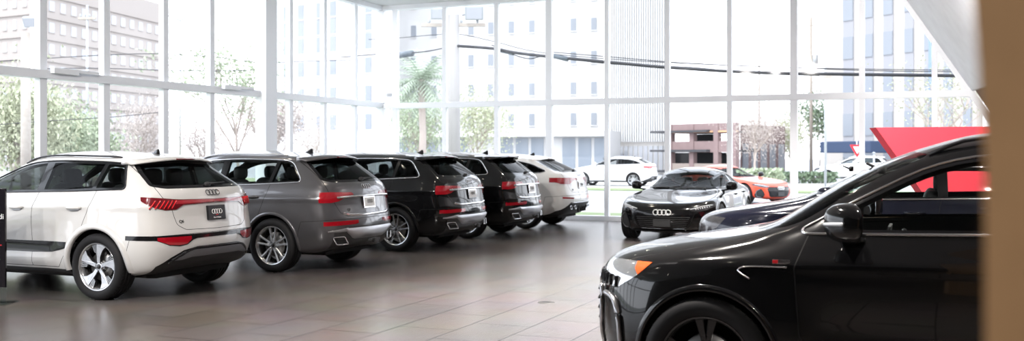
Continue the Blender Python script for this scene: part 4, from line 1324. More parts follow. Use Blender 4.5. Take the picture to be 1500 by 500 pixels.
# card with four rings on the narrow pane beside the corner
o = thing('window_sticker', 'white card with a grey ring emblem on the corner pane', 'sticker', (XL + .30, YB - .03, 2.95))
MB().box((0, 0, .45), (.26, .006, .78)).build('card', pbr('card_white', (.75, .76, .78), .6), o)
put(rings4(.034, .006), 'ring_badge', pbr('card_grey', (.25, .26, .28), .6), o, Matrix.Translation((0, -.006, .42)) @ Matrix.Rotation(PI / 2, 4, 'X'))
def tt(txt, size, mat, x, z): putext(txt, size, mat, t, Matrix.Translation((x, -.0195, z)) @ Matrix.Rotation(PI / 2, 4, 'X'), 'lettering')
tt('Audi', .085, print_white, -.025, .98)
MB().box((-.36, -.019, .66), (.78, .003, .010)).build('red_line', print_red, t)
MB().box((-.20, -.019, .50), (.42, .003, .012)).build('green_line', print_green, t)
# ceiling lights, then added fill spots without fixtures
lightm = pbr('lamp_face', (1, .93, .82), .5, emit=(1, .90, .74), es=30)
spots = [(x, y) for y in (6.2, 9.4, 12.6, 15.8, 19.0, 22.0) for x in (-11.0, -7.0, -3.0)] + [(x, y) for y in (2.5, 6.2, 9.4) for x in (.8,)] + [(-7, 3.0), (-3.0, 2.5), (-11, 3.0), (-3, -1.5), (1.5, -1.5), (-8, -1.5)]
for k, (x, y) in enumerate(spots):
    o = thing('ceiling_spotlight', 'white round spotlight on the ceiling', 'ceiling light', (x, y, HC), 0, 'round ceiling spotlights')
    MB().lathe([(.06, 0), (.06, -.10), (.075, -.12), (.075, -.22), (.062, -.22), (.055, -.19)], 20, 0, None, 'z').build('housing', white_frame, o)
    MB().lathe([(0, -.195), (.055, -.195)], 20, 0, None, 'z').build('lamp_face', lightm, o)
def spot_lamp(x, y, power, ang=100, col=(1, .86, .68)):
    ld = bpy.data.lights.new('spot', 'SPOT'); lo_ = bpy.data.objects.new('spot_light', ld); C.objects.link(lo_)
    ld.energy = power; ld.spot_size = math.radians(ang); ld.spot_blend = .7; ld.shadow_soft_size = .06; ld.color = col; lo_.location = (x, y, HC - .26)
for (x, y) in spots:
    left = x < -5
    p = 60 if left else 600
    if x == -3.0 and 9 < y < 13: p = 1150
    if y > 15 : p *= .7
    if y < 4: p = 160 if left else 110
    spot_lamp(x, y, p, 78 if left else 82, (1, .87, .72) if left else (1, .93, .86))
def fill_spot(x, y, tx, ty, tz, power, ang=60):  # added fill light, has no fixture of its own
    ld = bpy.data.lights.new('spot', 'SPOT'); lo_ = bpy.data.objects.new('spot_light', ld); C.objects.link(lo_)
    ld.energy = power; ld.spot_size = math.radians(ang); ld.spot_blend = .8; ld.shadow_soft_size = .07; ld.color = (1, .95, .90); lo_.location = (x, y, HC - .3)
    lo_.rotation_euler = (Vector((tx, ty, tz)) - lo_.location).to_track_quat('-Z', 'Y').to_euler()
fill_spot(-.6, 11.5, .4, 16.5, 1.9, 1500); fill_spot(1.6, 11.5, 1.4, 16.5, 1.9, 1500)  # added fill to brighten the red display wall

for (lx, tx, ty, p) in ((-11.5, -13.5, 12, 360), (-8.5, -10, 10, 480), (-6.5, -9, 13.5, 420), (-5.0, -9.5, 19, 700)):  # added fill on the left car row and the window frames
    fill_spot(lx, -1.0 if ty < 12.5 else 3.0, tx, ty, 1.6, p, 75)
fill_spot(2.4, -2.4, .5, 1.0, 1.9, 200, 50)  # added fill to brighten the tan pier

for (lx, ly, p) in ((-7.5, 7.7, 260), (-10.8, 7.4, 220), (-6.2, 10.6, 130), (-5.9, 14.3, 200), (-6.0, 17.4, 160)):
    spot_lamp(lx, ly, p, 34, (1, .84, .66))
fill_spot(-4.0, 15.0, .6, 22.0, 4.6, 900, 55); fill_spot(-1.5, 17.0, 1.6, 19.0, 4.3, 500, 70)  # added fill to brighten the slanted wall
# ------------------------------------------------------------------ outdoors
brick = pbr('pale_brick', (.36, .325, .30), .9, noise=(40, (.345, .31, .285), .3, .7))
stone = pbr('pale_stone', (.58, .575, .57), .9, noise=(.5, (.56, .555, .55), .3, .7))
conc = pbr('pale_concrete', (.50, .46, .42), .9, noise=(.4, (.47, .43, .39), .3, .7))
win_dark = pbr('far_window', (.24, .26, .29), .3)
win_mid = pbr('far_window_pale', (.40, .41, .44), .3)
win_blue = pbr('podium_glass', (.22, .25, .29), .2)
garage_m = pbr('garage_brown', (.24, .17, .165), .8, noise=(2, (.22, .155, .15), .3, .7))
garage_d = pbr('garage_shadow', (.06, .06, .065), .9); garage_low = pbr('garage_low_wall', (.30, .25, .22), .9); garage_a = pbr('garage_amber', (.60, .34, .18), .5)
navy = pbr('navy_awning', (.03, .05, .10), .6)
grass_m = pbr('lawn', (.17, .22, .10), .9, noise=(3, (.20, .24, .13), .3, .7))
asph = pbr('asphalt', (.30, .30, .31), .85, noise=(2, (.26, .26, .27), .3, .7))
pave = pbr('pavement', (.52, .51, .49), .85, noise=(2, (.48, .47, .45), .3, .7))
bark = pbr('bark', (.32, .28, .24), .9, noise=(12, (.38, .34, .30), .3, .7))
bark_p = pbr('bark_pale', (.40, .34, .30), .9)
leaf_g = pbr('leaf_green', (.36, .41, .29), .9, spec=.1); leaf_y = pbr('leaf_yellow_green', (.42, .44, .31), .9, spec=.1); leaf_d = pbr('leaf_dark', (.16, .21, .14), .9, spec=.1)  # leaf colours paled to stand for the veiling haze of the glass
leaf_b = pbr('twig_bloom', (.44, .39, .36), .9, spec=.1)
pole_w = pbr('weathered_pole', (.42, .38, .34), .9, noise=(10, (.36, .32, .28), .3, .7)); pole_p = pbr('pale_pole', (.31, .30, .295), .8)
steel = pbr('galvanised', (.38, .40, .42), .5, .4)
cable_m = pbr('cable', (.03, .03, .035), .6)
GZ = -.12
m = MB().box((-20, 170, GZ - .1), (700, 620, .2)); 
# the ground is cut around the hall by its own floor slab thickness
struct(m.build('ground', asph))
def slab(name, x0, x1, y0, y1, z, mat):
    return struct(MB().box(((x0 + x1) / 2, (y0 + y1) / 2, z), (x1 - x0, y1 - y0, .06)).build(name, mat))
slab('sidewalk', XL - 3.2, 30, YB + 4.2, YB + 6.6, GZ + .03, pave)
slab('lawn', XL - 1.6, 30, YB + .2, YB + 4.2, GZ + .05, grass_m)
slab('sidewalk', XL - 6.0, XL - 3.4, -30, YB + 6.6, GZ + .03, pave)
slab('lawn', XL - 3.4, XL - .2, -30, YB + .2, GZ + .05, grass_m)
slab('lawn', -60, 60, YB + 24, YB + 27, GZ + .03, grass_m)
slab('sidewalk', -80, 90, YB + 27, YB + 40, GZ + .02, pave)
slab('lawn', XL - 34, XL - 22, -30, 70, GZ + .04, grass_m)

def quadbox(A, B_, depth, z0, z1):
    """box whose front face runs from A to B_ (plan), going back by depth"""
    d = (B_ - A); d.z = 0; d.normalize(); n = Vector((-d.y, d.x, 0))
    if n.dot(Vector((A.x, A.y, 0))) < 0: n = -n
    c = (A + B_) / 2 + n * depth / 2; L = ((B_ - A).xy).length
    return (c.x, c.y, (z0 + z1) / 2), (L, depth, z1 - z0), Matrix.Rotation(math.atan2(d.y, d.x), 4, 'Z'), d, n
def wedge(A, B_, depth, z0, z1, off, mat, name, t):
    pts = []
    for P_, s_ in ((A, 1), (B_, -1)):
        v = Vector((P_.x, P_.y, 0)).normalized(); w_ = (B_ - A); w_.z = 0; w_.normalize()
        pts.append((Vector((P_.x, P_.y, 0)), Vector((P_.x, P_.y, 0)) + v * depth + w_ * s_ * .02 * depth))
    a, a2 = pts[0]; b, b2 = pts[1]
    v = [Vector((p.x - off.x, p.y - off.y, z)) for z in (z0, z1) for p in (a, b, b2, a2)]
    return MB().add(v, [[3, 2, 1, 0], [4, 5, 6, 7], [0, 1, 5, 4], [1, 2, 6, 5], [2, 3, 7, 6], [3, 0, 4, 7]], 0, False).build(name, mat, t)
def building(name, label, A, B_, depth, h, wall, cols, rows, ww, wh, z_first, dz, wmat, extra=None, skip=None, reveal=.15, u0=None, du=None):
    t = thing(name, label, 'building', ((A.x + B_.x) / 2, (A.y + B_.y) / 2, GZ))
    t.location.z = 0; off = Vector((t.location.x, t.location.y, 0))
    c, dm, R_, d, n = quadbox(A, B_, depth, GZ, h)
    wedge(A, B_, depth, GZ, h, off, wall, 'wall', t)
    L = dm[0]
    for j in range(rows):
        m = MB(); got = False
        for i in range(cols):
            u = (u0 + du * i) if du else L * (i + .5) / cols
            if skip and skip(i, j): continue
            p = Vector((A.x, A.y, 0)) + d * u - off - n * .01; z = z_first + dz * j
            m.box((p.x, p.y, z), (ww, .10, wh), 0, R_)
            m.box((p.x - n.x * .04, p.y - n.y * .04, z - wh / 2 - .07), (ww + .2, .14, .10), 1, R_); got = True
        if got: m.build('window_row', [wmat, wall], t)
    if extra: extra(t, A - off, d, n, R_, L)
    return t
# beige block at left, corner towards the hall
def P(px, Z): p = W(px, 228, Z); p.z = 0; return p
cor = P(44, 150)
def corn(z_list, th=.35):
    def f(t, A, d, n, R_, L):
        m = MB()
        for z in z_list:
            c = A + d * L / 2 - n * .12; m.box((c.x, c.y, z), (L + .3, .3, th), 0, R_)
        m.build('cornice', brick, t)
    return f
zl = [2.9 + 3.35 * k for k in range(8)]
building('office_building', 'beige brick office block with small pale windows at far left', P(-120, 163), cor, 14, 30, brick, 12, 8, .80, 1.45, 1.5, 3.35, win_mid, corn(zl, .16))
building('office_building', 'beige brick wing behind the left trees, right of the corner', P(50, 151), P(236, 186), 14, 30, brick, 13, 8, 1.25, 1.5, 1.5, 3.35, win_mid, corn(zl, .16))
# white towers in the middle
s13 = F / 112
def tower_skip(i, j): return False
def zrow(y, Z): return CAMZ + (228 - y) / F * Z
TZ = 112
def px_cols(A, d, pxs): return pxs
def tower(name, label, x0, x1, Z0, Z1, pxs, ys, ww, wh, wmat, h, wall=stone, extra=None):
    A = P(x0, Z0); B_ = P(x1, Z1)
    t = thing(name, label, 'building', ((A.x + B_.x) / 2, (A.y + B_.y) / 2, 0)); off = t.location.copy()
    c, dm, R_, d, n = quadbox(A, B_, 18, GZ, h)
    wedge(A, B_, 9, GZ, h, off, wall, 'wall', t)
    for y in ys:
        m = MB()
        for px in pxs:
            f = (px - x0) / (x1 - x0); Z = 1 / ((1 - f) / Z0 + f / Z1); p = P(px, Z) - off - n * .02
            z = zrow(y, Z0 * .5 + Z1 * .5)
            m.box((p.x, p.y, z), (ww, .12, wh), 0, R_); m.box((p.x - n.x * .05, p.y - n.y * .05, z - wh / 2 - .08), (ww + .2, .16, .1), 1, R_)
        m.build('window_row', [wmat, wall], t)
    if extra: extra(t, A - off, d, n, R_, dm[0])
    return t
tower('tower_building', 'tall white tower with dark upright windows left of the palm tree', 392, 556, 118, 108, [401, 420, 441, 468, 488, 520, 540], [15, 40, 66, 100, 140, 180], .9, 1.7, win_dark, 36)
tower('tower_building', 'tall white tower with sparse dark windows behind the middle of the glass wall', 575, 884, 118, 110, [606, 636, 690, 719, 749, 779, 840, 870], [-2, 41, 88, 132, 176], .62, 1.35, win_dark, 36)
def podium(t, A, d, n, R_, L):
    for k in range(14):
        p = A + d * (L * (k + .5) / 14) - n * .05
        if k in (5, 6, 10): continue
        w = MB().box((p.x, p.y, 1.7), (L / 14 * .80, .1, 3.2), 0, R_).build('window', win_blue, t)
    m = MB(); p = A + d * L / 2 - n * .6; m.box((p.x, p.y, 3.7), (L, 1.4, .5), 0, R_).build('canopy', stone, t)
t = thing('podium_building', 'low podium with dark blue shop windows below the white tower', 'building', P(780, 96)); 
A = P(580, 98) - t.location; B_ = P(892, 92) - t.location
dd = (B_ - A).normalized(); nn_ = Vector((-dd.y, dd.x, 0)); nn_ = nn_ if nn_.dot(t.location) > 0 else -nn_
cc = (A + B_) / 2 + nn_ * 3; MB().box((cc.x, cc.y, 1.95), ((B_ - A).length, 6, 4.1), 0, Matrix.Rotation(math.atan2(dd.y, dd.x), 4, 'Z')).build('wall', stone, t)
podium(t, A, dd, nn_, Matrix.Rotation(math.atan2(dd.y, dd.x), 4, 'Z'), (B_ - A).length)
# ribbed tower
def ribs(t, A, d, n, R_, L):
    for k in range(26):
        p = A + d * (L * (k + .5) / 26) - n * .2
        MB().box((p.x, p.y, 21), (.12, .45, 36), 0, R_).build('rib', stone, t)
    for k in range(12):
        p = A + d * (L * (k + .5) / 12) - n * .05
        MB().box((p.x, p.y, 1.3), (L / 12 * .72, .12, 2.6), 0, R_).build('window', win_mid, t)
tower('ribbed_building', 'white ribbed tower with upright fins above dark ground floor windows', 893, 980, 100, 96, [], [], 1, 1, win_dark, 40, pbr('rib_wall', (.50, .48, .46), .9), ribs)
# parking garage
GA = P(981, 92); GB = P(1080, 86); t = thing('parking_garage', 'open brown parking garage of stacked decks behind the black coupe', 'parking garage', P(1040, 95)); off = t.location.copy()
c, dm, R_, d, n = quadbox(GA, GB, 22, GZ, 5)
n = Vector((GA.x + GB.x, GA.y + GB.y, 0)).normalized()
def gbox(u0, u1, z0, z1, dep=.5, back=0):
    p = GA - off + d * ((u0 + u1) / 2) + n * (dep / 2 + back); return (p.x, p.y, (z0 + z1) / 2), (u1 - u0, dep, z1 - z0), 0, R_
Lg = dm[0]
for z0, z1 in ((3.70, 4.55), (1.95, 2.95), (-.1, .95)):
    MB().box(*gbox(0, Lg, z0, z1)).build('deck_parapet', garage_m if z0 > 0 else garage_low, t)
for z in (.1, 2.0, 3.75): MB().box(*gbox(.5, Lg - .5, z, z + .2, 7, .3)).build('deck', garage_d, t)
for u in (0.2, Lg * .36, Lg * .72, Lg - .2): MB().box(*gbox(u - .25, u + .25, -.1, 4.5, .5, -.1)).build('column', garage_m, t)
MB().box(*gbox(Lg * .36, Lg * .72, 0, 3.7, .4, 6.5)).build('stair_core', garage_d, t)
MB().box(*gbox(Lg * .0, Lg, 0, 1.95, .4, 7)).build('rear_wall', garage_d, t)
for u in (.18, .5, .85): MB().box(*gbox(Lg * u - 1.2, Lg * u + 1.2, 3.72, 3.86, .1, -.12)).build('light_strip', garage_a, t)
# second wing towards the right
GA2 = P(1084, 94); GB2 = P(1150, 100); t2 = thing('brick_building', 'brown brick building with dark glass corner right of the garage', 'building', P(1110, 95)); off2 = t2.location.copy()
c, dm, R2, d2, n2 = quadbox(GA2, GB2, 10, GZ, 4.6); wedge(GA2, GB2, 8, GZ, 4.6, off2, garage_m, 'wall', t2)
for k in range(5):
    p = GA2 - off2 + d2 * (dm[0] * (k + .5) / 5) - n2 * .05; MB().box((p.x, p.y, 1.5), (dm[0] / 5 * .6, .1, 2.6), 0, R2).build('window', win_dark, t2)
# white office with dark window bands on the right
A = P(1208, 88); B_ = P(1440, 74)
t = thing('office_tower', 'cream office tower with dark upright window bands at right', 'building', (A + B_) / 2); off = t.location.copy()
c, dm, R_, d, n = quadbox(A, B_, 16, GZ, 34); wedge(A, B_, 14, GZ, 34, off, pbr('cream_wall', (.46, .43, .40), .9, noise=(.6, (.44, .41, .38), .3, .7)), 'wall', t)
for px0, px1 in ((1236, 1251), (1265, 1280), (1295, 1309), (1326, 1339), (1355, 1366), (1383, 1396), (1412, 1424)):
    f0 = (px0 - 1208) / 232; Z0 = 1 / ((1 - f0) / 88 + f0 / 74); f1 = (px1 - 1208) / 232; Z1 = 1 / ((1 - f1) / 88 + f1 / 74)
    p0 = P(px0, Z0) - off; p1 = P(px1, Z1) - off; pc = (p0 + p1) / 2; w = (p1 - p0).length
    b_ = MB().box((pc.x, pc.y, 16.5), (w, .16, 34), 0, R_).build('window_band', pbr('band_grey', (.30, .30, .32), .5) if 'band_grey' not in MATS else MATS['band_grey'], t)
    m = MB()
    for z in [1.0 + 3.3 * k for k in range(10)]: m.box((pc.x - n.x * .1, pc.y - n.y * .1, z), (w * .94, .1, 1.9), 0, R_)
    m.build('window', win_dark, b_)
f0 = P(1236, 84) - off; f1 = P(1302, 79) - off; pc = (f0 + f1) / 2 - n * 1.2
MB().box((pc.x, pc.y, 2.35), ((f1 - f0).length, 2.4, .95), 0, R_, .1).build('awning', navy, t)

# trees -------------------------------------------------------------
def tree(label, x, y, h, crown, lmat, tmat=bark, density=500, leaf=.14, name='tree', trunk=.09, spread=1.0, seed=1, bare=False, cat='tree', z_crown=.35):
    r_ = random.Random(seed); t = thing(name, label, cat, (x, y, GZ), r_.random() * 6)
    m = MB(); tips = []
    def branch(p, d, L, r, lv):
        pts = [p]; q = p.copy()
        for k in range(3):
            d = (d + Vector((r_.uniform(-.22, .22), r_.uniform(-.22, .22), r_.uniform(-.02, .16)))).normalized(); q = q + d * L / 3; pts.append(q.copy())
        m.tube(pts, [r, r * .85, r * .7, r * .5], 6 if lv < 2 else 4)
        if lv >= 3: tips.append(q); return
        for k in range(4 if lv else 6):
            a = r_.uniform(0, 2 * PI); e = r_.uniform(.35, 1.0)
            nd = (d * .7 + Vector((math.cos(a) * e, math.sin(a) * e, r_.uniform(0, .5))) * spread).normalized()
            branch(pts[r_.choice((1, 2, 3))] if lv else pts[r_.choice((2, 3))], nd, L * r_.uniform(.6, .8), r * .5, lv + 1)
    branch(Vector((0, 0, 0)), Vector((0, 0, 1)), h * z_crown, trunk, 0)
    m.build('trunk', tmat, t)
    if not tips: return t
    zmax = max(p.z for p in tips); sc_ = h / zmax
    l = MB(); n = int(density * 1.7); leaf *= .62
    for k in range(n):
        c = r_.choice(tips); c = c + Vector((r_.gauss(0, crown * .16), r_.gauss(0, crown * .16), r_.gauss(0, crown * .13)))
        if c.z < h * .22: continue
        a = Vector((r_.uniform(-1, 1), r_.uniform(-1, 1), r_.uniform(-1, 1))).normalized(); b = a.orthogonal().normalized(); cc = a.cross(b)
        s_ = leaf * r_.uniform(.6, 1.4)
        l.add([c - b * s_, c + cc * s_ * .5 + a * s_ * .2, c + b * s_, c - cc * s_ * .5 + a * s_ * .2], [[0, 1, 2, 3]], 0, False)
    l.build('foliage', lmat, t)
    for ch in t.children: ch.scale = (1, 1, sc_)
    return t
def T(px, Z): p = P(px, Z); return p.x, p.y
tree('green leafy tree at the far left behind the utility pole', *T(14, 33), 3.9, 3.4, leaf_y, density=3600, seed=3, leaf=.12)
tree('low yellow-green tree left of the glass mullion, behind the white car', *T(95, 36), 3.3, 3.4, leaf_g, density=3600, seed=5, leaf=.12)
tree('green bushy tree behind the white car roof', *T(138, 40), 2.9, 2.8, leaf_g, density=2600, seed=6, leaf=.12)
tree('bare brownish tree behind the second pane from the column', *T(205, 48), 3.9, 3.4, leaf_b, bark_p, 3200, .07, seed=8)
tree('bare brown tree left of the thick white column', *T(285, 50), 3.9, 3.8, leaf_b, bark_p, 3600, .07, seed=9)
tree('tall thin tree with blue-green leaves beside the white column', *T(352, 40), 6.2, 2.6, leaf_g, bark_p, 1500, .13, seed=10, z_crown=.5, spread=.35)
tree('small brown tree seen right of the white column', *T(408, 46), 4.2, 2.6, leaf_b, bark_p, 2200, .09, seed=11)
tree('bare tree low behind the corner panes of the left wall', *T(460, 60), 3.9, 3.0, leaf_b, bark_p, 900, .08, seed=12)
tree('leafy green tree under the palm', *T(612, 58), 5.0, 4.2, leaf_g, bark_p, 2400, .12, seed=14, spread=1.2)
tree('spreading brown-green tree right of the large utility pole', *T(700, 58), 5.0, 4.6, leaf_y, bark_p, 2400, .11, seed=15, spread=1.4)
tree('bare pinkish tree in front of the brown garage', *T(1105, 60), 4.6, 4.2, leaf_b, bark_p, 3600, .07, seed=16, spread=1.3)
tree('yellow-green tree far down the street', *T(1160, 110), 5.4, 5.0, leaf_y, bark, 1500, .2, seed=17, spread=1.2)
tree('dark green tree left of the cream office tower', *T(1200, 120), 9.2, 6.0, leaf_d, bark, 1500, .28, seed=18)
tree('feathery pale green tree in front of the cream tower at right', *T(1368, 46), 6.6, 3.2, leaf_y, bark_p, 900, .10, seed=19, z_crown=.5, spread=1.3)
def palm(label, x, y, h, seed=2):
    r_ = random.Random(seed); t = thing('palm_tree', label, 'palm tree', (x, y, GZ))
    MB().tube([(0, 0, 0), (.1, 0, h * .5), (0, 0, h)], [.24, .17, .17], 10).build('trunk', bark_p, t)
    m = MB()
    for k in range(46):
        a = r_.uniform(0, 2 * PI); el = r_.uniform(-.9, 1.2); L = r_.uniform(1.5, 2.3)
        p = Vector((0, 0, h)); d = Vector((math.cos(a) * math.cos(el), math.sin(a) * math.cos(el), math.sin(el))); pts = [p]
        for q in range(5): d = (d + Vector((0, 0, -.16))).normalized(); p = p + d * L / 5; pts.append(p.copy())
        m.tube(pts, .02, 3)
        side = d.cross(Vector((0, 0, 1))).normalized()
        for q in range(1, 6):
            for sg in (-1, 1):
                for w in (0, .5):
                    b = pts[q - 1].lerp(pts[q], w) if q < 6 else pts[q]; e = b + side * sg * .55 + (pts[q] - pts[q - 1]).normalized() * .4 + Vector((0, 0, -.2))
                    m.add([b, b + (pts[q] - pts[q - 1]).normalized() * .07, e], [[0, 1, 2]], 0, False)
    m.build('fronds', pbr('palm_green', (.34, .40, .31), .9, spec=.1) if 'palm_green' not in MATS else MATS['palm_green'], t)
palm('palm tree with drooping fronds behind the back glass wall', *T(617, 50), 5.6)
def hedge(label, px, Z, w, d, h, seed, mat=leaf_g):
    r_ = random.Random(seed); x, y = T(px, Z); t = tag(empty('hedge', (x, y, GZ), YAW), label, 'hedge'); m = MB()
    for k in range(900):
        c = Vector((r_.uniform(-w / 2, w / 2), r_.uniform(-d / 2, d / 2), h * r_.random() ** .6)); a = Vector((r_.uniform(-1, 1), r_.uniform(-1, 1), r_.uniform(-1, 1))).normalized(); b = a.orthogonal().normalized(); cc = a.cross(b); s_ = .12
        m.add([c - b * s_, c + cc * s_ * .6, c + b * s_, c - cc * s_ * .6], [[0, 1, 2, 3]], 0, False)
    m.build('leaves', mat, t)
    m = MB()
    for k in range(12): m.tube([(r_.uniform(-w / 2, w / 2), 0, 0), (r_.uniform(-w / 2, w / 2), r_.uniform(-.3, .3), h * .8)], .02, 4)
    m.build('stems', bark, t)
hedge('clipped green hedge across the street right of the bare tree', 1112, 56, 2.6, 1.2, 1.05, 4)
hedge('low green hedge beside the street pole', 1185, 62, 3.4, 1.2, .75, 5, leaf_d)
# poles -------------------------------------------------------------
def pole(label, px, Z, h, r, mat, parts=(), name='utility_pole', cat='pole', lean=0):
    x, y = T(px, Z); t = thing(name, label, cat, (x, y, GZ), YAW)
    MB().tube([(0, 0, 0), (lean, 0, h)], [r, r * .8], 12).build('shaft', mat, t)
    for p in parts: p(t, h)
    return t
def crossarm(w, z):
    def f(t, h):
        m = MB().box((0, 0, h - z), (w, .12, .12), 0, None, .01); o = m.build('crossarm', pole_w, t)
        for k in range(4): MB().lathe([(.03, 0), (.05, .05), (.04, .12), (0, .14)], 10, 0, Matrix.Translation((-w / 2 + w * (k + .5) / 4, 0, h - z + .06)), 'z').build('insulator', steel, o)
    return f
def flood(dx, z, tilt=.5, sc_=1.0):
    def f(t, h):
        M = Matrix.Translation((dx, -.15, h - z)) @ Matrix.Rotation(tilt, 4, 'X') @ Matrix.Scale(sc_, 4)
        m = MB().box((0, 0, 0), (.55, .18, .42), 0, None, .03, M).box((0, .14, 0), (.3, .12, .2), 0, None, .02, M).tube([(0, .1, 0), (-dx * .5, .2, -.1)], .03, 6, 0, M); o = m.build('floodlight', steel, t)
        MB().box((0, -.095, 0), (.46, .01, .34), 0, None, .004, M).build('lens', win_mid, o)
    return f
pole('weathered wooden utility pole at far left', 38, 30, 5.5, .16, pole_w, (flood(.22, -.3, .5, .75),))
pole('tall pale utility pole with floodlights behind the back glass wall', 664, 34, 6.6, .26, pole_p, (crossarm(2.2, .35), flood(.72, -.05, .3, 1.15), flood(-.50, -.02, .3, .9)))
pole('double headed street lamp behind the left wall', 264, 60, 9.9, .07, steel, (lambda t, h: MB().tube([(0, 0, h), (-.5, 0, h + .35), (-.75, 0, h + .3)], .05, 6).tube([(0, 0, h), (.5, 0, h + .35), (.75, 0, h + .3)], .05, 6).build('lamp_arm', steel, t),), 'street_lamp', 'street lamp')
pole('slim metal street pole left of the second mullion', 128, 45, 8.6, .06, steel, (crossarm(.8, .6),), 'street_pole')
pole('distant dark utility pole above the garage', 1112, 120, 17, .14, bark, (crossarm(2, .8),))
pole('dark utility pole with transformer down the street', 1188, 95, 15, .16, bark, (crossarm(2.4, .8), lambda t, h: MB().lathe([(0, .9), (.3, .9), (.3, 0), (0, 0)], 12, 0, Matrix.Translation((.4, 0, h - 4.5)), 'z').build('transformer', steel, t)))
pole('pale street pole left of the cream tower', 1209, 52, 6.4, .07, steel, (crossarm(.7, .5),), 'street_pole')
pole('tall blue-grey lamp pole in front of the cream tower', 1364, 50, 9.5, .16, pbr('blue_pole', (.16, .22, .32), .5), (lambda t, h: MB().tube([(0, 0, h), (.9, 0, h + .4), (1.5, 0, h + .4)], .06, 6).build('lamp_arm', steel, t),), 'street_lamp', 'street lamp')
pole('short white bollard pole right of the yield sign', 1280, 44, 1.9, .05, steel, (lambda t, h: MB().ell((0, 0, h), (.14, .14, .1), 0).build('pole_cap', steel, t),), 'bollard', 'pole')
# yield sign
x, y = T(1255, 40); t = thing('yield_sign', 'red and white triangular yield sign on a metal post', 'road sign', (x, y, GZ), YAW)
MB().tube([(0, 0, 0), (0, 0, 2.4)], .03, 8).build('post', steel, t)
def tri(s): return [(-s, s * .58), (s, s * .58), (0, -s * 1.15)]
MB().prism([(a, b + 2.05) for a, b in rpoly(tri(.30), .04)], -.02, -.05, 0, .002).build('sign_plate', print_red, t)
MB().prism([(a, b + 2.05) for a, b in rpoly(tri(.17), .01)], -.05, -.056, 0, .001).build('sign_face', print_white, t)
# cables: each its own, slung between far apart points with real sag
def cable(label, pts, r=.02, name='overhead_cable', group=None):
    P3 = spline([W(px, py, Z) for px, py, Z in pts], 8)
    o = MB().tube(P3, r, 6).build(name, cable_m); tag(o, label, 'cable', group); return o
cable('thin overhead cable crossing above the palm from the corner', [(540, 58, 36), (580, 56, 36), (664, 50, 34.5), (720, 60, 33), (800, 78, 31.5), (980, 92, 30), (1200, 100, 29), (1500, 104, 28)], .012)
cable('thick overhead cable bundle passing right of the pale pole', [(664, 67, 34), (720, 71, 33), (760, 78, 32.4), (815, 84, 31.4), (900, 92, 30.5), (980, 99, 30), (1100, 106, 29.5), (1250, 109, 29), (1500, 112, 28)], .05)
cable('looping slack cable beside the thick bundle', [(720, 66, 33), (752, 80, 32.6), (775, 86, 32.2), (800, 82, 31.8), (830, 86, 31.2), (900, 94, 30.6), (1000, 98, 30), (1060, 103, 29.8), (1110, 108, 29.5), (1200, 111, 29.2)], .018)
cable('upper thin cable above the bundle at right', [(803, 76, 31.4), (900, 84, 30.5), (1000, 92, 30), (1150, 99, 29.3), (1300, 104, 29), (1500, 106, 28)], .014)
cable('low sagging cable left of the pale pole', [(500, 84, 40), (560, 79, 37), (620, 76, 35.4), (664, 67, 34)], .022)
cable('cable crossing the beige block high up', [(-40, 92, 34), (60, 86, 35), (200, 79, 37), (300, 82, 38), (384, 92, 40), (440, 90, 42), (520, 88, 44)], .015)
cable('lower cable crossing in front of the left trees', [(-40, 186, 30), (60, 178, 31), (160, 172, 33), (240, 164, 35)], .012)
cable('thin cable just above the left rail', [(-40, 104, 34), (120, 100, 35), (240, 103, 37), (320, 104, 38), (384, 102, 40)], .015)
x, y = T(594, 36.5)
o = MB().tube([W(584, 81, 36.4), W(604, 78, 35.8)], .11, 12).build('splice_case', pbr('splice_grey', (.10, .12, .14), .5)); tag(o, 'grey cable splice case hanging above the palm', 'splice case')
o = MB().tube([W(734, 74, 33), W(752, 78, 32.6)], .075, 12).build('splice_case', MATS['splice_grey']); tag(o, 'grey splice case on the cable right of the pale pole', 'splice case')
o = MB().tube([W(812, 82, 31.4), W(832, 87, 31.2)], .08, 12).build('splice_case', MATS['splice_grey']); tag(o, 'dark splice case on the thick bundle past the wide mullion', 'splice case')
# cars outdoors -------------------------------------------------------
def street_car(label, px, Z, rz, paint, suv=True, paint2=None, name='parked_car'):
    x, y = T(px, Z); r = thing(name, label, 'car', (x, y, GZ), rz)
    return r
# ------------------------------------------------------------------ sky and sun
w = bpy.data.worlds.new('world'); sc.world = w; w.use_nodes = True; nt = w.node_tree; bg = nt.nodes['Background']
tc = nt.nodes.new('ShaderNodeTexCoord'); sp_ = nt.nodes.new('ShaderNodeSeparateXYZ'); cr = nt.nodes.new('ShaderNodeValToRGB')
nt.links.new(tc.outputs['Generated'], sp_.inputs[0]); nt.links.new(sp_.outputs['Z'], cr.inputs['Fac']); nt.links.new(cr.outputs['Color'], bg.inputs['Color'])
cr.color_ramp.elements[0].position = .0; cr.color_ramp.elements[0].color = (.92, .94, 1.0, 1); cr.color_ramp.elements[1].position = .6; cr.color_ramp.elements[1].color = (.82, .88, 1.0, 1)
SKY = 1.4; SUN = .8; EXPO = 1.6
bg.inputs['Strength'].default_value = SKY
sd = bpy.data.lights.new('sun', 'SUN'); so = bpy.data.objects.new('sun', sd); C.objects.link(so); sd.energy = SUN; sd.angle = .05; sd.color = (1, .97, .92)
so.rotation_euler = Vector((.25, 1, -1.5)).to_track_quat('-Z', 'Y').to_euler()
vs = sc.view_settings; vs.view_transform = 'Standard'; vs.look = 'None'; vs.exposure = EXPO; vs.gamma = 1; vs.use_curve_mapping = False
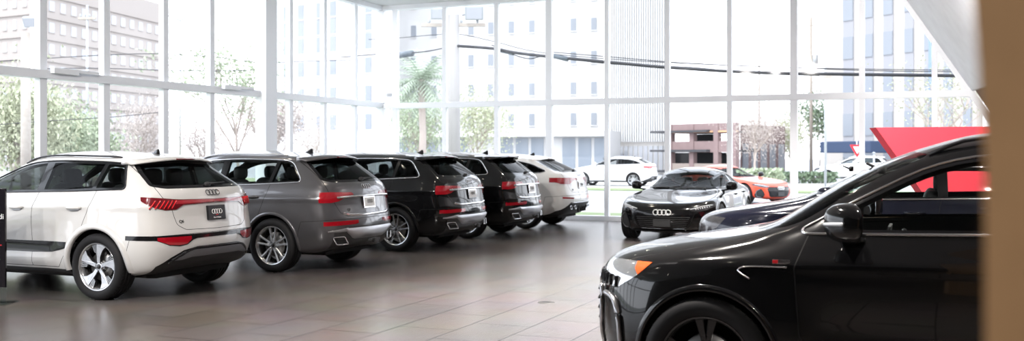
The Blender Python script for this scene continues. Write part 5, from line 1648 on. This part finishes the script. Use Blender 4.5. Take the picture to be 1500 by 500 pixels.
# ------------------------------------------------------------------ the cars in the hall
def car(name, label, x, y, rz=PI, group=None): return thing(name, label, 'car', (x, y, 0), rz, group)
white_suv = car('parked_car', 'white electric SUV seen from behind, nearest of the left row', -8.87, 9.66)
make_suv('electric', white_suv, paint_white, 'blade')
grey_suv = car('parked_car', 'dark grey SUV with chrome window trim, between the white and black ones', -8.69, 12.71)
make_suv('grey', grey_suv, paint_grey, 'twin')
b1 = copy_tree(grey_suv); b1.location = (-8.60, 16.09, 0); b1['label'] = 'black SUV with pale twin-spoke wheels right beside the dark grey one'
b2 = copy_tree(grey_suv); b2.location = (-8.62, 19.0, 0); b2['label'] = 'black SUV parked between the other black one and the far white one'
for b in (b1, b2): recolor(b, paint_grey, paint_black); recolor(b, glass_mid, glass_dark)
white_q8 = car('parked_car', 'far white coupe-style SUV at the end of the left row by the glass', -8.54, 21.9)
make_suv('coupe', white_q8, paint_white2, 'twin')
# the coupe faces the camera: nose at y = 18.65
gt = car('parked_car', 'low black coupe facing the camera with four rings on its nose', -4.78, 22.50, -PI / 2)
make_gt(gt, paint_black)
near = car('parked_car', 'large black SUV with black wheels in the right foreground', 1.70, 7.06)
make_suv('near', near, paint_black, 'black')
nb = copy_tree(grey_suv); nb.location = (1.06, 13.3, 0); nb.scale = (1, 1, .95); nb['label'] = 'black SUV seen through and behind the foreground one at right'
recolor(nb, paint_grey, paint_navy); recolor(nb, glass_mid, glass_clear)
# cars in the street: lighter copies
def outside(src, label, px, Z, rz, old, new):
    c = copy_tree(src); x, y = T(px, Z); c.location = (x, y, GZ + .03); c.rotation_euler = (0, 0, rz); c['label'] = label
    if new: recolor(c, old, new)
    return c
street_white = pbr('street_white', (.7, .7, .7), .4, 0, .4); street_red = pbr('street_red', (.62, .06, .02), .4, 0, .5)
outside(white_q8, 'white SUV driving past in the street, left of the black coupe', 934, 57, PI + .0, paint_white2, street_white)
outside(gt, 'low orange-red car in the street right of the black coupe', 1030, 39, YAW - .95, paint_black, street_red)
outside(grey_suv, 'small distant white van-like car left of the red display wall', 1283, 66, PI, paint_grey, street_white)
